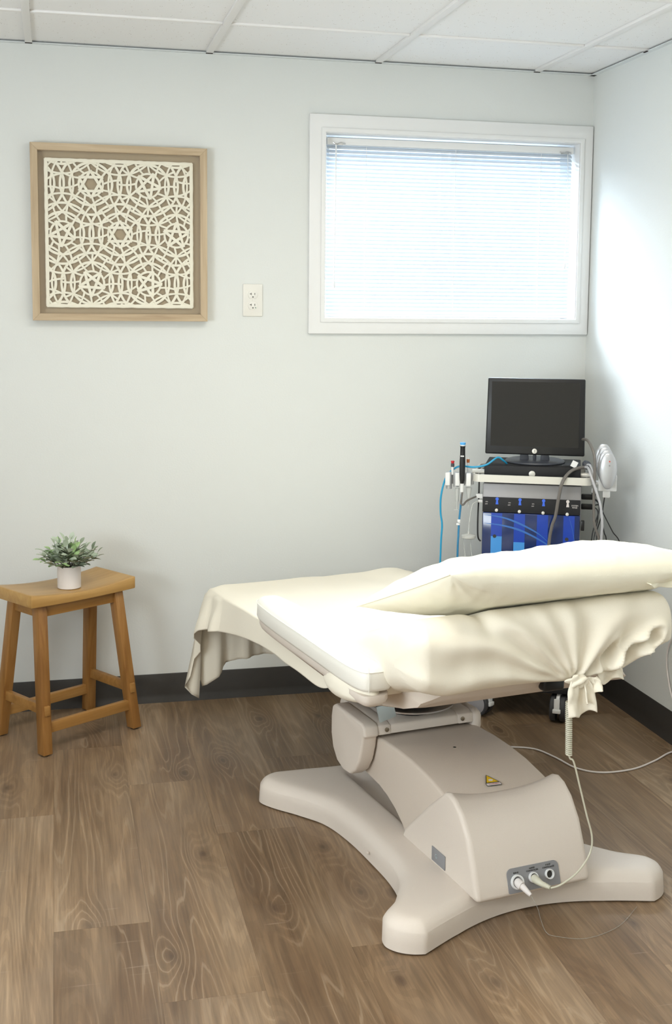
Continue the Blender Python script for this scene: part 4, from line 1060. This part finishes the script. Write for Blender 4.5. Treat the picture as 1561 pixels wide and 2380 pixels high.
MB().box((0, 0, .009), (.011, .012, .013)).build('clamp_body', 'whitepl', vl, bevel=.002); MB().box((-.003, 0, -.002), (.012, .010, .007)).build('clamp_foot', 'whitepl', vl, bevel=.001)
vc = cart_thing('clear_syringe_barrel', 'clear narrow barrel hanging under the left end of the holder', 'syringe', (-.222, .0, .738))
MB().lathe([(.0035, .005), (.0036, .030), (.0062, .036), (.0075, .080)], (0, 0, 0), 18, cap=False).build('barrel', 'cleartube', vc, smooth=True)
MB().box((0, 0, .004), (.020, .006, .002)).build('flange', 'cleartube', vc)
dk = cart_thing('round_filter', 'white disc filter on a thin clear tube left of the blue panel', 'filter', (-.180, .01, .640))
MB().lathe([(.022, 0), (.0255, .003), (.0255, .010), (.022, .012), (.004, .016), (.003, .026)], (0, 0, 0), 32).build('disc', mat('frosted_white', (.72, .72, .68), .5, trans=.3), dk, smooth=True)
cable('clear_tube', [(-.180, .01, .664), (-.178, .01, .70), (-.172, .01, .745), (-.165, .01, .765), (-.150, .02, .772)], .0024, 'cleartube', 'thin clear tube from the cart side down to the disc filter', 'tube')
for s_, lb in ((-.018, 'left thin clear tube hanging below the disc filter'), (.006, 'right thin clear tube hanging below the disc filter')):
    cable('clear_tube', [(-.180+s_, .01, .641), (-.176+s_, .01, .60), (-.172+s_, .01, .56), (-.17+s_, .01, .40), (-.16+s_, .02, .1)], .0016, 'cleartube', lb, 'tube')
cv_ = cart_thing('clear_funnel', 'clear funnel shaped tip hanging under the rail at the holder', 'tip', (-.182, .0, .752))
MB().lathe([(.0022, 0), (.003, .022), (.010, .062), (.011, .070)], (0, 0, 0), 18, cap=False).build('cone', 'cleartube', cv_, smooth=True)
cable('black_cable', [(-.150, .05, .846), (-.150, .05, .79), (-.152, .05, .70), (-.150, .05, .64), (-.140, .045, .625)], .003, 'cableblack', 'black cable running down the left edge of the cart body')
cable('thick_grey_cable', [(.225, .03, .903), (.195, .0, .905), (.165, -.02, .893), (.140, -.045, .860), (.128, -.05, .80), (.120, -.045, .742), (.108, -.04, .70), (.100, -.035, .628), (.098, -.03, .45), (.12, -.02, .25)], .0058, 'cablegrey', 'thick dark grey cable draped over the rail and down across the blue panel')
cable('tall_grey_cable', [(.190, .10, .985), (.208, .05, .999), (.225, .0, .995), (.243, -.03, .955), (.2465, -.04, .90), (.246, -.04, .84), (.248, -.04, .76), (.252, -.04, .715), (.268, -.035, .67), (.283, -.03, .63), (.29, -.02, .40)], .0050, 'cablegrey', 'grey cable arching from behind the monitor down past the rail corner')
cable('silver_cable', [(.205, .03, .900), (.222, .0, .908), (.232, -.03, .892), (.243, -.045, .862), (.258, -.05, .82), (.270, -.05, .78), (.277, -.05, .72), (.276, -.04, .66), (.284, -.03, .60), (.29, -.02, .38)], .0045, 'cablesilver', 'pale silver cable hanging from the box edge over the rail corner')
cable('silver_cable', [(.215, .03, .910), (.228, .015, .915), (.236, -.005, .905), (.244, -.02, .885), (.250, -.03, .86)], .0040, 'cablesilver', 'short pale silver loop over the box edge beside the paddles')
bk = cart_thing('cable_plug', 'round dark plug lying on the rear corner of the black box', 'plug', (.215, .04, .905))
MB().lathe([(.013, 0), (.017, .006), (.017, .014), (.010, .020)], (0, 0, 0), 24, axis=(.6, -.5, .7)).build('plug_head', 'darkgrey', bk, smooth=True)
tg = cart_thing('paper_tag', 'small white tag standing on the black box beside the cables', 'tag', (.178, .0, .905))
MB().box((0, 0, .012), (.020, .001, .022), Matrix.Rotation(math.radians(25), 3, 'Y')).build('card', 'whitepl', tg)
bk_lb = ['leftmost thin black cable falling below the cart plugs', 'thin black cable just right of the leftmost one below the plugs', 'thin black cable falling straight from the paddle bracket', 'thin black cable curving right of the grey ones below the bracket', 'thin black cable slanting far right towards the wall']
for lb, pts_ in zip(bk_lb, ([(.245, .09, .790), (.262, .08, .778), (.268, .07, .75), (.255, .06, .70), (.244, .05, .63), (.24, .05, .4)],
                            [(.245, .09, .757), (.262, .08, .748), (.264, .07, .715), (.256, .06, .67), (.252, .05, .62), (.25, .05, .4)],
                            [(.285, .02, .815), (.281, .02, .78), (.276, .02, .74), (.262, .03, .68), (.262, .03, .62), (.26, .03, .4)],
                            [(.245, .09, .786), (.270, .06, .770), (.278, .04, .72), (.286, .03, .68), (.296, .03, .63), (.295, .03, .4)],
                            [(.245, .09, .760), (.268, .08, .765), (.285, .06, .735), (.315, .05, .68), (.345, .05, .628), (.37, .05, .45)])):
    cable('black_cable', pts_, .0020, 'cableblack', lb)
